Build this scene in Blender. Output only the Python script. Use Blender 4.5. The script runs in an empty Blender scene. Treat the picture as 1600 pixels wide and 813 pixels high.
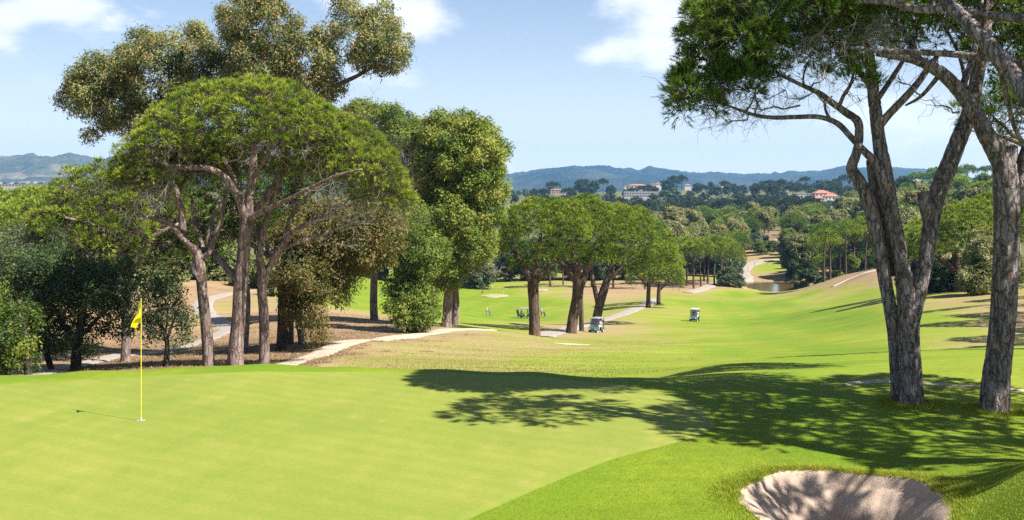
import bpy, bmesh, math, random
import numpy as np
from mathutils import Vector, Matrix, Quaternion

scene = bpy.context.scene
COL = scene.collection
random.seed(7)
RNG = np.random.default_rng(11)

# ------------------------------------------------------------------ camera, light, sky, exposure
F, CX, HY, CAMZ = 1716.0, 800.0, 300.0, 4.24          # focal length in photo pixels, horizon row, eye height
cam_d = bpy.data.cameras.new('camera')
cam = bpy.data.objects.new('camera', cam_d); COL.objects.link(cam)
cam.location = (0, 0, CAMZ); cam.rotation_euler = (math.radians(90), 0, 0)
cam_d.sensor_fit = 'HORIZONTAL'; cam_d.sensor_width = 36.0
cam_d.lens = 36.0 * F / 1600.0
cam_d.shift_y = -(813 / 2 - HY) / 1600.0
cam_d.clip_start = 0.1; cam_d.clip_end = 60000
scene.camera = cam

SUN_DIR = Vector((0.72, -0.40, 0.98)).normalized()     # towards the sun
sun_el = math.asin(SUN_DIR.z); sun_rot = math.atan2(SUN_DIR.x, SUN_DIR.y)
sd = bpy.data.lights.new('sun', 'SUN'); sd.energy = 4.9; sd.angle = math.radians(0.5); sd.color = (1.0, 0.955, 0.88)
sun = bpy.data.objects.new('sun', sd); COL.objects.link(sun)
sun.rotation_euler = (-SUN_DIR).to_track_quat('-Z', 'Y').to_euler()

scene.view_settings.view_transform = 'Standard'; scene.view_settings.look = 'None'
scene.view_settings.exposure = 1.45; scene.view_settings.gamma = 1.0
scene.render.engine = 'CYCLES'
cy = scene.cycles
cy.max_bounces = 6; cy.diffuse_bounces = 3; cy.glossy_bounces = 2; cy.transmission_bounces = 4; cy.transparent_max_bounces = 6
cy.volume_bounces = 0; cy.use_denoising = False; cy.caustics_reflective = False; cy.caustics_refractive = False
cy.use_adaptive_sampling = False

# ------------------------------------------------------------------ node helper
class NT:
    def __init__(s, tree): s.t = tree; s.n = tree.nodes; s.l = tree.links
    def add(s, typ, **kw):
        n = s.n.new(typ)
        for k, v in kw.items():
            if k == 'inp':
                for kk, vv in v.items():
                    sock = n.inputs[kk]
                    if isinstance(vv, bpy.types.NodeSocket): s.l.new(vv, sock)
                    else: sock.default_value = vv
            else: setattr(n, k, v)
        return n
    def math(s, op, a, b=None, c=None, clamp=False):
        n = s.n.new('ShaderNodeMath'); n.operation = op; n.use_clamp = clamp
        for i, v in enumerate((a, b, c)):
            if v is None: continue
            if isinstance(v, bpy.types.NodeSocket): s.l.new(v, n.inputs[i])
            else: n.inputs[i].default_value = v
        return n.outputs[0]
    def mix(s, f, a, b, blend='MIX'):
        n = s.n.new('ShaderNodeMix'); n.data_type = 'RGBA'; n.blend_type = blend
        for sock, v in ((n.inputs[0], f), (n.inputs[6], a), (n.inputs[7], b)):
            if isinstance(v, bpy.types.NodeSocket): s.l.new(v, sock)
            else: sock.default_value = v if not isinstance(v, tuple) or len(v) == 4 else (*v, 1)
        return n.outputs[2]
    def ramp(s, f, stops, interp='LINEAR'):
        n = s.n.new('ShaderNodeValToRGB'); n.color_ramp.interpolation = interp
        e = n.color_ramp.elements
        while len(e) < len(stops): e.new(0.5)
        for el, (p, c) in zip(e, stops):
            el.position = p; el.color = (*c, 1) if len(c) == 3 else c
        s.l.new(f, n.inputs[0]); return n.outputs[0]
    def noise(s, vec, scale, detail=2.0, rough=0.5, dist=0.0, col=False):
        n = s.n.new('ShaderNodeTexNoise'); n.inputs['Scale'].default_value = scale
        n.inputs['Detail'].default_value = detail; n.inputs['Roughness'].default_value = rough
        n.inputs['Distortion'].default_value = dist
        if vec is not None: s.l.new(vec, n.inputs['Vector'])
        return n.outputs['Color' if col else 'Fac']
    def attr(s, name, typ='GEOMETRY', out='Fac'):
        n = s.n.new('ShaderNodeAttribute'); n.attribute_name = name; n.attribute_type = typ; return n.outputs[out]
    def smooth(s, v, a, b):
        n = s.n.new('ShaderNodeMapRange'); n.interpolation_type = 'SMOOTHSTEP'
        s.l.new(v, n.inputs[0]); n.inputs[1].default_value = a; n.inputs[2].default_value = b
        return n.outputs[0]
    def mapping(s, vec, scale=(1, 1, 1), loc=(0, 0, 0), rot=(0, 0, 0)):
        n = s.n.new('ShaderNodeMapping'); n.inputs['Scale'].default_value = scale
        n.inputs['Location'].default_value = loc; n.inputs['Rotation'].default_value = rot
        s.l.new(vec, n.inputs['Vector']); return n.outputs[0]

# ------------------------------------------------------------------ world: sky + clouds
world = bpy.data.worlds.new('World'); scene.world = world; world.use_nodes = True
w = NT(world.node_tree); w.n.clear()
sky = w.add('ShaderNodeTexSky', sky_type='NISHITA', sun_disc=False, sun_elevation=sun_el, sun_rotation=sun_rot)
sky.altitude = 60; sky.air_density = 0.8; sky.dust_density = 0.4; sky.ozone_density = 1.2
geo = w.add('ShaderNodeTexCoord')
sep = w.add('ShaderNodeSeparateXYZ', inp={0: geo.outputs['Generated']})
zz = w.math('MAXIMUM', sep.outputs[2], 0.0)
az = w.math('ARCTAN2', sep.outputs[0], sep.outputs[1])   # compass direction
cvec = w.add('ShaderNodeCombineXYZ', inp={0: az, 1: w.math('MULTIPLY', zz, 2.1), 2: 0.0}).outputs[0]
n1 = w.noise(w.mapping(cvec, (1, 1, 1), (0.31, 0.2, 0)), 7.5, 10.0, 0.60, 0.15)
n2 = w.noise(w.mapping(cvec, (1, 1, 1), (5.0, 3.0, 0)), 2.1, 3.0, 0.5)
cm = w.math('ADD', n1, w.math('MULTIPLY', w.math('SUBTRACT', n2, 0.56), 0.55))
for (px, py, sx, sy, k) in ((100, 14, 70, 22, .20), (655, 28, 62, 34, .24), (560, 4, 50, 20, .15), (950, 86, 100, 22, .24), (1010, 30, 90, 40, .23), (1090, 80, 80, 30, .20), (1440, 195, 110, 32, .24), (1250, 190, 70, 14, .14), (1540, 245, 110, 30, .20), (0, 45, 30, 22, .16)):
    L0 = math.sqrt(F * F + (px - CX) ** 2 + (HY - py) ** 2)
    da = w.math('DIVIDE', w.math('SUBTRACT', az, math.atan2(px - CX, F)), sx / F); dz = w.math('DIVIDE', w.math('SUBTRACT', sep.outputs[2], (HY - py) / L0), sy / F)
    g = w.math('EXPONENT', w.math('MULTIPLY', w.math('ADD', w.math('MULTIPLY', da, da), w.math('MULTIPLY', dz, dz)), -0.6))
    cm = w.math('ADD', cm, w.math('MULTIPLY', g, k))
cmask = w.smooth(cm, 0.53, 0.78)
cmask = w.math('MULTIPLY', cmask, w.smooth(zz, -0.02, 0.03))
shade = w.smooth(w.noise(w.mapping(cvec, (1, 1, 1), (0.34, 0.17, 0)), 6.5, 6.0, 0.55), 0.35, 0.70)
ccol = w.mix(shade, (8.0, 8.3, 8.8), (9.9, 9.9, 9.9))
veil = w.smooth(zz, 0.27, -0.03)                          # thin humid veil, whiter towards the horizon
hcol = w.mix(w.smooth(zz, 0.16, 0.0), (6.2, 6.75, 7.7), (8.5, 8.6, 8.8))
vcol = w.mix(w.math('ADD', w.math('MULTIPLY', veil, 0.72), 0.05), sky.outputs[0], hcol)
wcol = w.mix(w.math('MULTIPLY', cmask, 0.86), vcol, ccol)
bg = w.add('ShaderNodeBackground', inp={'Color': wcol, 'Strength': 0.0515})
out = w.add('ShaderNodeOutputWorld', inp={'Surface': bg.outputs[0]})

# ------------------------------------------------------------------ small maths
def P(px, py, D):
    return np.array([(px - CX) / F * D, D, CAMZ + (HY - py) / F * D])
def hash2(ix, iy, seed):
    h = (ix.astype(np.int64) * 374761393 + iy.astype(np.int64) * 668265263 + seed * 1442695041) & 0x7fffffff
    h = ((h ^ (h >> 13)) * 1274126177) & 0x7fffffff
    return ((h ^ (h >> 16)) & 0xffff) / 65535.0
def vnoise(x, y, seed=0):
    ix, iy = np.floor(x), np.floor(y); fx, fy = x - ix, y - iy
    fx = fx * fx * (3 - 2 * fx); fy = fy * fy * (3 - 2 * fy)
    a = hash2(ix, iy, seed); b = hash2(ix + 1, iy, seed); c = hash2(ix, iy + 1, seed); d = hash2(ix + 1, iy + 1, seed)
    return (a * (1 - fx) + b * fx) * (1 - fy) + (c * (1 - fx) + d * fx) * fy - 0.5
def fbm(x, y, oct=4, seed=0, gain=0.5):
    s = 0; a = 1.0; f = 1.0
    for o in range(oct):
        s = s + a * vnoise(x * f + 13.7 * o, y * f - 7.1 * o, seed + o); a *= gain; f *= 2.03
    return s
def sstep(a, b, x):
    t = np.clip((x - a) / (b - a), 0, 1); return t * t * (3 - 2 * t)
def catmull(pts, n):
    """n samples per segment through the points (rows of any width)."""
    p = np.asarray(pts, float)
    if len(p) < 3 and n <= 1: return p
    q = np.vstack([2 * p[0] - p[1], p, 2 * p[-1] - p[-2]])
    out = []
    for i in range(1, len(q) - 2):
        t = np.linspace(0, 1, n, endpoint=False)[:, None]
        a, b, c, d = q[i - 1], q[i], q[i + 1], q[i + 2]
        out.append(0.5 * ((2 * b) + (-a + c) * t + (2 * a - 5 * b + 4 * c - d) * t ** 2 + (-a + 3 * b - 3 * c + d) * t ** 3))
    out.append(p[-1:]); return np.vstack(out)
def nrm(v):
    return v / np.maximum(np.linalg.norm(v, axis=-1, keepdims=True), 1e-9)

# ------------------------------------------------------------------ object helpers
def props(o, label=None, cat=None, group=None, kind=None):
    if label: o['label'] = label
    if cat: o['category'] = cat
    if group: o['group'] = group
    if kind: o['kind'] = kind
    return o
def thing(name, label, cat, loc=(0, 0, 0), rz=0.0, group=None):
    o = bpy.data.objects.new(name, None); COL.objects.link(o)
    o.location = [float(c) for c in loc]; o.rotation_euler = (0, 0, rz); o.empty_display_size = 0.2
    return props(o, label, cat, group)
def link(name, me, parent=None, kind=None, label=None):
    o = bpy.data.objects.new(name, me); COL.objects.link(o)
    if parent is not None: o.parent = parent
    return props(o, label=label, kind=kind)
def mesh_np(name, V, faces, mats, parent=None, smooth=False, attrs=None, origin=None, kind=None, midx=None, label=None):
    """faces: an int array (n,3) or (n,4), or a list of such arrays."""
    V = np.asarray(V, np.float32).reshape(-1, 3)
    if origin is not None: V = V - np.asarray(origin, np.float32)
    fl = [np.asarray(f, np.int32) for f in (faces if isinstance(faces, list) else [faces]) if len(f)]
    me = bpy.data.meshes.new(name)
    nl = sum(f.size for f in fl); npol = sum(len(f) for f in fl)
    me.vertices.add(len(V)); me.vertices.foreach_set('co', V.ravel())
    me.loops.add(nl); me.polygons.add(npol)
    me.loops.foreach_set('vertex_index', np.concatenate([f.ravel() for f in fl]))
    st = []; o0 = 0
    for f in fl:
        k = f.shape[1]; st.append(o0 + np.arange(len(f)) * k); o0 += f.size
    me.polygons.foreach_set('loop_start', np.concatenate(st).astype(np.int32))
    if midx is not None: me.polygons.foreach_set('material_index', np.asarray(midx, np.int32))
    me.polygons.foreach_set('use_smooth', np.full(npol, bool(smooth)))
    for k, a in (attrs or {}).items():
        at = me.attributes.new(k, 'FLOAT', 'POINT'); at.data.foreach_set('value', np.asarray(a, np.float32))
    me.update(calc_edges=True); me.validate()
    for m in (mats if isinstance(mats, (list, tuple)) else [mats]): me.materials.append(m)
    return link(name, me, parent, kind, label)
def dup(root, loc, rz=None, scale=None, label=None, group=None):
    r = root.copy(); COL.objects.link(r); r.location = [float(c) for c in loc]
    if rz is not None: r.rotation_euler = (0, 0, rz)
    if scale is not None: r.scale = scale if isinstance(scale, (tuple, list)) else (scale,) * 3
    if label: r['label'] = label
    if group: r['group'] = group
    for ch in list(root.children):
        c = ch.copy(); COL.objects.link(c); c.parent = r
        for g in list(ch.children):
            d = g.copy(); COL.objects.link(d); d.parent = c
    return r

class MB:
    """collects boxes, tubes and polygons into one mesh."""
    def __init__(s): s.V = []; s.F = []
    def addv(s, vs, fs):
        o = len(s.V); s.V += [tuple(float(c) for c in v) for v in vs]; s.F += [tuple(o + i for i in f) for f in fs]; return s
    def box(s, c, d, rz=0.0, taper=1.0, M=None):
        x, y, z = d[0] / 2, d[1] / 2, d[2] / 2; ca, sa = math.cos(rz), math.sin(rz); vs = []
        for k, t in ((-z, 1.0), (z, taper)):
            for (a, b) in ((-x, -y), (x, -y), (x, y), (-x, y)):
                a *= t; b *= t; vs.append((c[0] + a * ca - b * sa, c[1] + a * sa + b * ca, c[2] + k))
        return s.addv(vs, [(3, 2, 1, 0), (4, 5, 6, 7), (0, 1, 5, 4), (1, 2, 6, 5), (2, 3, 7, 6), (3, 0, 4, 7)])
    def prism(s, prof, x0, x1, axis='x'):
        """closed profile of (y,z) swept along x."""
        n = len(prof); vs = []
        for X in (x0, x1):
            for (a, b) in prof: vs.append((X, a, b) if axis == 'x' else (a, X, b))
        fs = [tuple(range(n - 1, -1, -1)), tuple(range(n, 2 * n))] + [(i, (i + 1) % n, n + (i + 1) % n, n + i) for i in range(n)]
        return s.addv(vs, fs)
    def tube(s, pts, r, n=8, cap=True):
        V, Fq = tube_np(np.asarray(pts, float), np.full(len(pts), r) if np.isscalar(r) else np.asarray(r), n)
        fs = [tuple(f) for f in Fq]
        if cap: fs += [tuple(range(n - 1, -1, -1)), tuple(range(len(V) - n, len(V)))]
        return s.addv(V, fs)
    def cyl(s, c, axis, r, h, n=14, r2=None):
        c = np.asarray(c, float); a = nrm(np.asarray(axis, float)) * h / 2
        return s.tube([c - a, c + a], [r, r if r2 is None else r2], n)
    def build(s, name, mat, parent=None, smooth=False, bevel=0, kind=None, label=None):
        me = bpy.data.meshes.new(name); me.from_pydata(s.V, [], s.F); me.materials.append(mat)
        bm = bmesh.new(); bm.from_mesh(me); bmesh.ops.recalc_face_normals(bm, faces=bm.faces)
        if bevel: bmesh.ops.bevel(bm, geom=bm.edges[:], offset=bevel, segments=2, affect='EDGES', profile=0.7)
        bm.to_mesh(me); bm.free()
        if smooth:
            me.polygons.foreach_set('use_smooth', np.ones(len(me.polygons), bool)); me.set_sharp_from_angle(angle=0.7)
        return link(name, me, parent, kind, label)

def tube_np(pts, rad, n):
    """rings round a polyline -> vertices, quads (parallel-transported frames)."""
    pts = np.asarray(pts, float); m = len(pts)
    tan = np.gradient(pts, axis=0); tan = nrm(tan)
    u = np.cross(tan[0], (0, 0, 1.0))
    if np.linalg.norm(u) < 0.1: u = np.cross(tan[0], (1.0, 0, 0))
    u = u / np.linalg.norm(u); U = np.zeros((m, 3))
    for i in range(m):
        u = u - tan[i] * np.dot(u, tan[i]); u = u / max(np.linalg.norm(u), 1e-9); U[i] = u
    W = np.cross(tan, U)
    ang = np.arange(n) / n * 2 * math.pi
    ring = np.cos(ang)[None, :, None] * U[:, None, :] + np.sin(ang)[None, :, None] * W[:, None, :]
    rr = rad if getattr(rad, 'ndim', 1) == 2 else np.asarray(rad)[:, None] * np.ones((1, n))
    V = pts[:, None, :] + ring * rr[:, :, None]
    i = np.arange(m - 1)[:, None] * n; j = np.arange(n)[None, :]; j2 = (j + 1) % n
    Fq = np.stack([i + j, i + j2, i + n + j2, i + n + j], -1).reshape(-1, 4)
    return V.reshape(-1, 3), Fq

def many_tubes(paths, radii, n=4):
    """paths (N,S,3), radii (N,S): thin branches in one go."""
    N, S, _ = paths.shape
    t = nrm(np.gradient(paths, axis=1))
    ref = nrm(RNG.normal(size=(N, 1, 3)) + 0 * t)
    u = nrm(np.cross(t, ref)); v = np.cross(t, u)
    ang = np.arange(n) / n * 2 * math.pi
    ring = np.cos(ang)[:, None] * u[:, :, None, :] + np.sin(ang)[:, None] * v[:, :, None, :]
    V = (paths[:, :, None, :] + ring * radii[:, :, None, None]).reshape(-1, 3)
    b = (np.arange(N)[:, None, None] * S + np.arange(S - 1)[None, :, None]) * n
    j = np.arange(n)[None, None, :]; j2 = (j + 1) % n
    Fq = np.stack([b + j, b + j2, b + n + j2, b + n + j], -1).reshape(-1, 4)
    return V, Fq
def cat_mesh(parts):
    Vs, Fs, o = [], [], 0
    for V, Fq in parts:
        Vs.append(V); Fs.append(np.asarray(Fq) + o); o += len(V)
    return np.vstack(Vs), Fs

# ------------------------------------------------------------------ materials
def new_mat(name):
    m = bpy.data.materials.new(name); m.use_nodes = True; t = NT(m.node_tree); t.n.clear(); return m, t
def finish(t, bsdf, vol=None):
    t.add('ShaderNodeOutputMaterial', inp={'Surface': bsdf})
def principled(t, col, rough=0.6, normal=None, metal=0.0, spec=0.5, **kw):
    n = t.add('ShaderNodeBsdfPrincipled')
    for k, v in (('Base Color', col), ('Roughness', rough), ('Metallic', metal), ('Specular IOR Level', spec), ('Normal', normal)):
        if v is None: continue
        if isinstance(v, bpy.types.NodeSocket): t.l.new(v, n.inputs[k])
        else: n.inputs[k].default_value = (*v, 1) if isinstance(v, tuple) and len(v) == 3 else v
    for k, v in kw.items(): n.inputs[k].default_value = v
    return n.outputs[0]
def bump(t, h, strength=0.5, dist=0.1):
    return t.add('ShaderNodeBump', inp={'Height': h, 'Strength': strength, 'Distance': dist}).outputs[0]
def simple(name, col, rough=0.5, metal=0.0, spec=0.5, var=0.12, scale=3.0):
    m, t = new_mat(name); co = t.add('ShaderNodeTexCoord').outputs['Object']
    n = t.noise(co, scale, 4.0, 0.6)
    c = t.mix(n, tuple(x * (1 - var) for x in col), tuple(min(1, x * (1 + var)) for x in col))
    finish(t, principled(t, c, rough, None, metal, spec)); return m
def leaf_mat(name, stops, trans=0.35, rough=0.55, nscale=0.35):
    """foliage: colour from the leaf's own 'tint', lightly varied through the crown; thin leaves let light through."""
    m, t = new_mat(name)
    co = t.add('ShaderNodeTexCoord').outputs['Object']
    f = t.math('ADD', t.attr('tint'), t.math('MULTIPLY', t.math('SUBTRACT', t.noise(co, nscale, 3.0), 0.5), 0.5))
    oi = t.add('ShaderNodeObjectInfo').outputs['Random']
    f = t.math('ADD', f, t.math('MULTIPLY', t.math('SUBTRACT', oi, 0.5), 0.22))
    c = t.ramp(f, stops)
    b = principled(t, c, rough, spec=0.25)
    tr = t.add('ShaderNodeBsdfTranslucent', inp={'Color': t.mix(0.5, c, (0.20, 0.32, 0.025), 'MIX')})
    mx = t.add('ShaderNodeMixShader', inp={0: trans, 1: b, 2: tr.outputs[0]})
    finish(t, mx.outputs[0]); return m

# pine: deep green to yellow-green shoots
PINE = leaf_mat('pine needles', [(0.0, (0.043, 0.079, 0.010)), (0.28, (0.118, 0.183, 0.015)), (0.60, (0.250, 0.316, 0.026)), (1.0, (0.407, 0.425, 0.057))], 0.36)
PINE_DARK = leaf_mat('pine needles deep green', [(0.0, (0.023, 0.054, 0.010)), (0.33, (0.058, 0.120, 0.016)), (0.68, (0.124, 0.204, 0.024)), (1.0, (0.231, 0.296, 0.044))], 0.32)
EUC = leaf_mat('eucalyptus leaves', [(0.0, (0.078, 0.098, 0.032)), (0.35, (0.190, 0.202, 0.067)), (0.66, (0.331, 0.306, 0.115)), (0.78, (0.318, 0.178, 0.064)), (1.0, (0.331, 0.128, 0.046))], 0.30, nscale=0.8)
BROAD = leaf_mat('broad green leaves', [(0.0, (0.042, 0.074, 0.013)), (0.35, (0.106, 0.151, 0.021)), (0.7, (0.192, 0.224, 0.031)), (1.0, (0.303, 0.287, 0.053))], 0.36)
RUSTY = leaf_mat('green leaves turning brown', [(0.0, (0.050, 0.055, 0.015)), (0.4, (0.115, 0.107, 0.026)), (0.66, (0.183, 0.146, 0.047)), (0.8, (0.193, 0.107, 0.047)), (1.0, (0.231, 0.099, 0.052))], 0.30, nscale=0.8)
OLIVE = leaf_mat('grey olive leaves', [(0.0, (0.037, 0.053, 0.025)), (0.45, (0.084, 0.106, 0.050)), (0.8, (0.161, 0.175, 0.090)), (1.0, (0.248, 0.256, 0.149))], 0.22)
OAK = leaf_mat('dark oak leaves', [(0.0, (0.015, 0.029, 0.013)), (0.5, (0.036, 0.060, 0.021)), (0.85, (0.069, 0.103, 0.029)), (1.0, (0.112, 0.146, 0.047))], 0.22)
HILL = leaf_mat('dark hill wood leaves', [(0.0, (0.010, 0.018, 0.012)), (0.5, (0.022, 0.034, 0.018)), (0.85, (0.042, 0.058, 0.026)), (1.0, (0.08, 0.095, 0.04))], 0.15)
PALE = leaf_mat('pale yellow-green leaves', [(0.0, (0.080, 0.095, 0.029)), (0.4, (0.156, 0.165, 0.052)), (0.8, (0.255, 0.237, 0.090)), (1.0, (0.341, 0.303, 0.142))], 0.28)
WOOD_DARK = leaf_mat('thin brown branches', [(0.0, (0.038, 0.027, 0.020)), (0.6, (0.073, 0.052, 0.039)), (1.0, (0.122, 0.095, 0.076))], 0.0, 0.85)
WOOD_GREY = leaf_mat('dead grey twigs', [(0.0, (0.165, 0.139, 0.116)), (1.0, (0.315, 0.285, 0.255))], 0.0, 0.85)

def bark_mat(name, plate, plate2, furrow, rust, scale=5.0, rustamt=0.5):
    m, t = new_mat(name)
    co = t.add('ShaderNodeTexCoord').outputs['Object']
    warp = t.add('ShaderNodeVectorMath', operation='MULTIPLY_ADD', inp={0: t.noise(co, 3.5, 4.0, 0.6, col=True), 1: (0.22, 0.22, 0.7), 2: co}).outputs[0]
    mp = t.mapping(warp, (scale * 1.5, scale * 1.5, scale * 0.30))
    v = t.add('ShaderNodeTexVoronoi', feature='DISTANCE_TO_EDGE', inp={'Scale': 1.0, 'Vector': mp, 'Randomness': 1.0})
    vc = t.add('ShaderNodeTexVoronoi', feature='F1', inp={'Scale': 1.0, 'Vector': mp})
    n = t.noise(t.mapping(co, (1, 1, 0.35)), scale * 2.6, 7.0, 0.68)
    n2 = t.noise(t.mapping(co, (1, 1, 5.0)), scale * 1.6, 4.0, 0.6)
    streak = t.noise(t.mapping(warp, (1, 1, 0.10)), scale * 2.2, 4.0, 0.6)
    crack = t.smooth(t.math('ADD', v.outputs[0], t.math('MULTIPLY', t.math('SUBTRACT', n, 0.5), 0.16)), -0.01, 0.115)
    cellr = t.add('ShaderNodeSeparateColor', inp={0: vc.outputs['Color']}).outputs[0]
    c = t.mix(t.smooth(t.math('ADD', t.math('MULTIPLY', n, 0.8), t.math('MULTIPLY', cellr, 0.25)), 0.25, 0.85), plate, plate2)
    rm = t.math('MULTIPLY', t.smooth(t.math('ADD', t.noise(t.mapping(co, (1, 1, 0.5)), scale * 0.8, 5.0, 0.65), t.math('MULTIPLY', cellr, 0.18)), 0.60, 0.72), rustamt)
    c = t.mix(rm, c, rust)
    c = t.mix(t.math('MULTIPLY', t.smooth(streak, 0.56, 0.42), 0.55), c, furrow)
    c = t.mix(t.math('MULTIPLY', t.math('SUBTRACT', 1.0, crack), 0.80), c, furrow)
    h = t.math('ADD', t.math('MULTIPLY', crack, 0.8), t.math('ADD', t.math('MULTIPLY', n, 0.7), t.math('ADD', t.math('MULTIPLY', n2, 0.25), t.math('MULTIPLY', streak, 0.6))))
    finish(t, principled(t, c, 0.88, bump(t, h, 0.8, 0.03), spec=0.15)); return m
BARK = bark_mat('pine bark near', (0.170, 0.140, 0.134), (0.370, 0.325, 0.315), (0.036, 0.028, 0.026), (0.215, 0.105, 0.066), 6.5, 0.55)
BARK_FAR = bark_mat('pine bark', (0.181, 0.133, 0.112), (0.361, 0.298, 0.262), (0.068, 0.046, 0.037), (0.271, 0.138, 0.083), 3.0, 0.45)
BARK_RED = bark_mat('pine bark red-brown', (0.085, 0.055, 0.041), (0.163, 0.117, 0.092), (0.031, 0.019, 0.015), (0.148, 0.074, 0.044), 2.2, 0.5)
BARK_OAK = bark_mat('dark oak bark', (0.041, 0.033, 0.028), (0.092, 0.078, 0.067), (0.016, 0.013, 0.010), (0.074, 0.052, 0.037), 4.0, 0.3)

def ground_mat():
    m, t = new_mat('golf course ground')
    co = t.add('ShaderNodeNewGeometry').outputs['Position']
    d = t.attr('dry'); far = t.attr('far')
    big = t.noise(co, 0.045, 4.0, 0.6); mid = t.noise(co, 0.33, 5.0, 0.62); fine = t.noise(co, 3.2, 6.0, 0.7); blade = t.noise(t.mapping(co, (1, 1, 0.4)), 38.0, 3.0, 0.7)
    v = t.math('ADD', d, t.math('MULTIPLY', t.math('SUBTRACT', mid, 0.5), 0.52))
    v = t.math('ADD', v, t.math('MULTIPLY', t.math('SUBTRACT', fine, 0.5), 0.34))
    v = t.math('ADD', v, t.math('MULTIPLY', t.math('SUBTRACT', big, 0.5), 0.30))
    c = t.ramp(v, [(0.0, (0.098, 0.156, 0.007)), (0.15, (0.138, 0.184, 0.010)), (0.33, (0.172, 0.204, 0.020)), (0.50, (0.208, 0.196, 0.046)), (0.64, (0.242, 0.184, 0.084)), (0.82, (0.256, 0.170, 0.094)), (1.0, (0.180, 0.113, 0.068))])
    str_ = t.noise(t.mapping(co, (0.35, 1.6, 1)), 0.9, 5.0, 0.65)
    str2 = t.noise(t.mapping(co, (0.10, 0.42, 1)), 0.7, 5.0, 0.62)
    gr = t.math('ADD', t.math('ADD', 0.00, t.math('MULTIPLY', str2, 0.76)), t.math('ADD', t.math('MULTIPLY', str_, 0.44), t.math('ADD', t.math('MULTIPLY', fine, 0.40), t.math('MULTIPLY', blade, 0.40))))
    c = t.mix(1.0, c, t.add('ShaderNodeCombineXYZ', inp={0: gr, 1: gr, 2: gr}).outputs[0], 'MULTIPLY')
    # mown bands on the fairway
    wv = t.add('ShaderNodeTexWave', wave_type='BANDS', bands_direction='X', inp={'Vector': t.mapping(co, (0.055, 0.018, 0), rot=(0, 0, 0.42)), 'Scale': 1.0, 'Distortion': 3.0, 'Detail': 2.0, 'Detail Scale': 0.6})
    band = t.math('MULTIPLY', t.smooth(wv.outputs['Fac'], 0.2, 0.8), t.smooth(d, 0.36, 0.08))
    c = t.mix(t.math('MULTIPLY', band, 0.60), c, (0.100, 0.176, 0.008))
    # little pale daisies and dead tufts in the rough
    vo = t.add('ShaderNodeTexVoronoi', feature='F1', inp={'Scale': 2.6, 'Vector': co})
    spk = t.math('MULTIPLY', t.smooth(vo.outputs['Distance'], 0.17, 0.10), t.math('MULTIPLY', t.smooth(d, 0.22, 0.38), t.smooth(d, 0.75, 0.5)))
    c = t.mix(t.math('MULTIPLY', spk, 0.55), c, (0.45, 0.42, 0.30))
    # scrub-covered land farther off
    fc = t.mix(t.noise(co, 0.02, 5.0, 0.65), (0.045, 0.062, 0.022), (0.16, 0.155, 0.065))
    c = t.mix(far, c, fc)
    h = t.math('ADD', t.math('MULTIPLY', fine, 0.6), t.math('MULTIPLY', blade, 0.35))
    finish(t, principled(t, c, 0.85, bump(t, h, 0.55, 0.05), spec=0.15)); return m
GROUND = ground_mat()

def green_mat():
    m, t = new_mat('putting green turf')
    co = t.add('ShaderNodeNewGeometry').outputs['Position']
    big = t.noise(co, 0.22, 4.0, 0.6); mid = t.noise(t.mapping(co, (1, 0.55, 1), rot=(0, 0, 0.5)), 1.3, 5.0, 0.65); fine = t.noise(co, 60.0, 3.0, 0.75); grain = t.noise(co, 14.0, 4.0, 0.7)
    edge = t.attr('edge')
    c = t.mix(t.smooth(big, 0.3, 0.7), (0.153, 0.187, 0.026), (0.194, 0.211, 0.034))
    c = t.mix(t.math('MULTIPLY', t.smooth(mid, 0.5, 0.72), 0.60), c, (0.235, 0.228, 0.051))
    c = t.mix(t.math('MULTIPLY', t.smooth(mid, 0.48, 0.28), 0.50), c, (0.119, 0.170, 0.020))
    wv = t.add('ShaderNodeTexWave', wave_type='BANDS', bands_direction='X', inp={'Vector': t.mapping(co, (0.55, 0.55, 0), rot=(0, 0, -1.02)), 'Scale': 1.0, 'Distortion': 1.6, 'Detail': 3.0, 'Detail Scale': 1.2})
    c = t.mix(t.math('MULTIPLY', t.smooth(wv.outputs['Fac'], 0.35, 0.65), 0.22), c, (0.126, 0.177, 0.017))
    mk = t.add('ShaderNodeTexVoronoi', feature='F1', inp={'Scale': 1.7, 'Vector': co}); mk2 = t.noise(co, 5.0, 3.0)
    c = t.mix(t.math('MULTIPLY', t.smooth(mk.outputs['Distance'], 0.075, 0.045), t.math('MULTIPLY', t.smooth(mk2, 0.45, 0.6), 0.55)), c, (0.120, 0.150, 0.030))   # ball marks
    g = t.math('ADD', 0.60, t.math('ADD', t.math('MULTIPLY', fine, 0.42), t.math('MULTIPLY', grain, 0.38)))
    c = t.mix(1.0, c, t.add('ShaderNodeCombineXYZ', inp={0: g, 1: g, 2: g}).outputs[0], 'MULTIPLY')
    c = t.mix(t.math('MULTIPLY', edge, 0.35), c, (0.115, 0.16, 0.024))
    finish(t, principled(t, c, 0.8, bump(t, t.math('ADD', fine, grain), 0.35, 0.012), spec=0.2)); return m
GREEN = green_mat()

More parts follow.
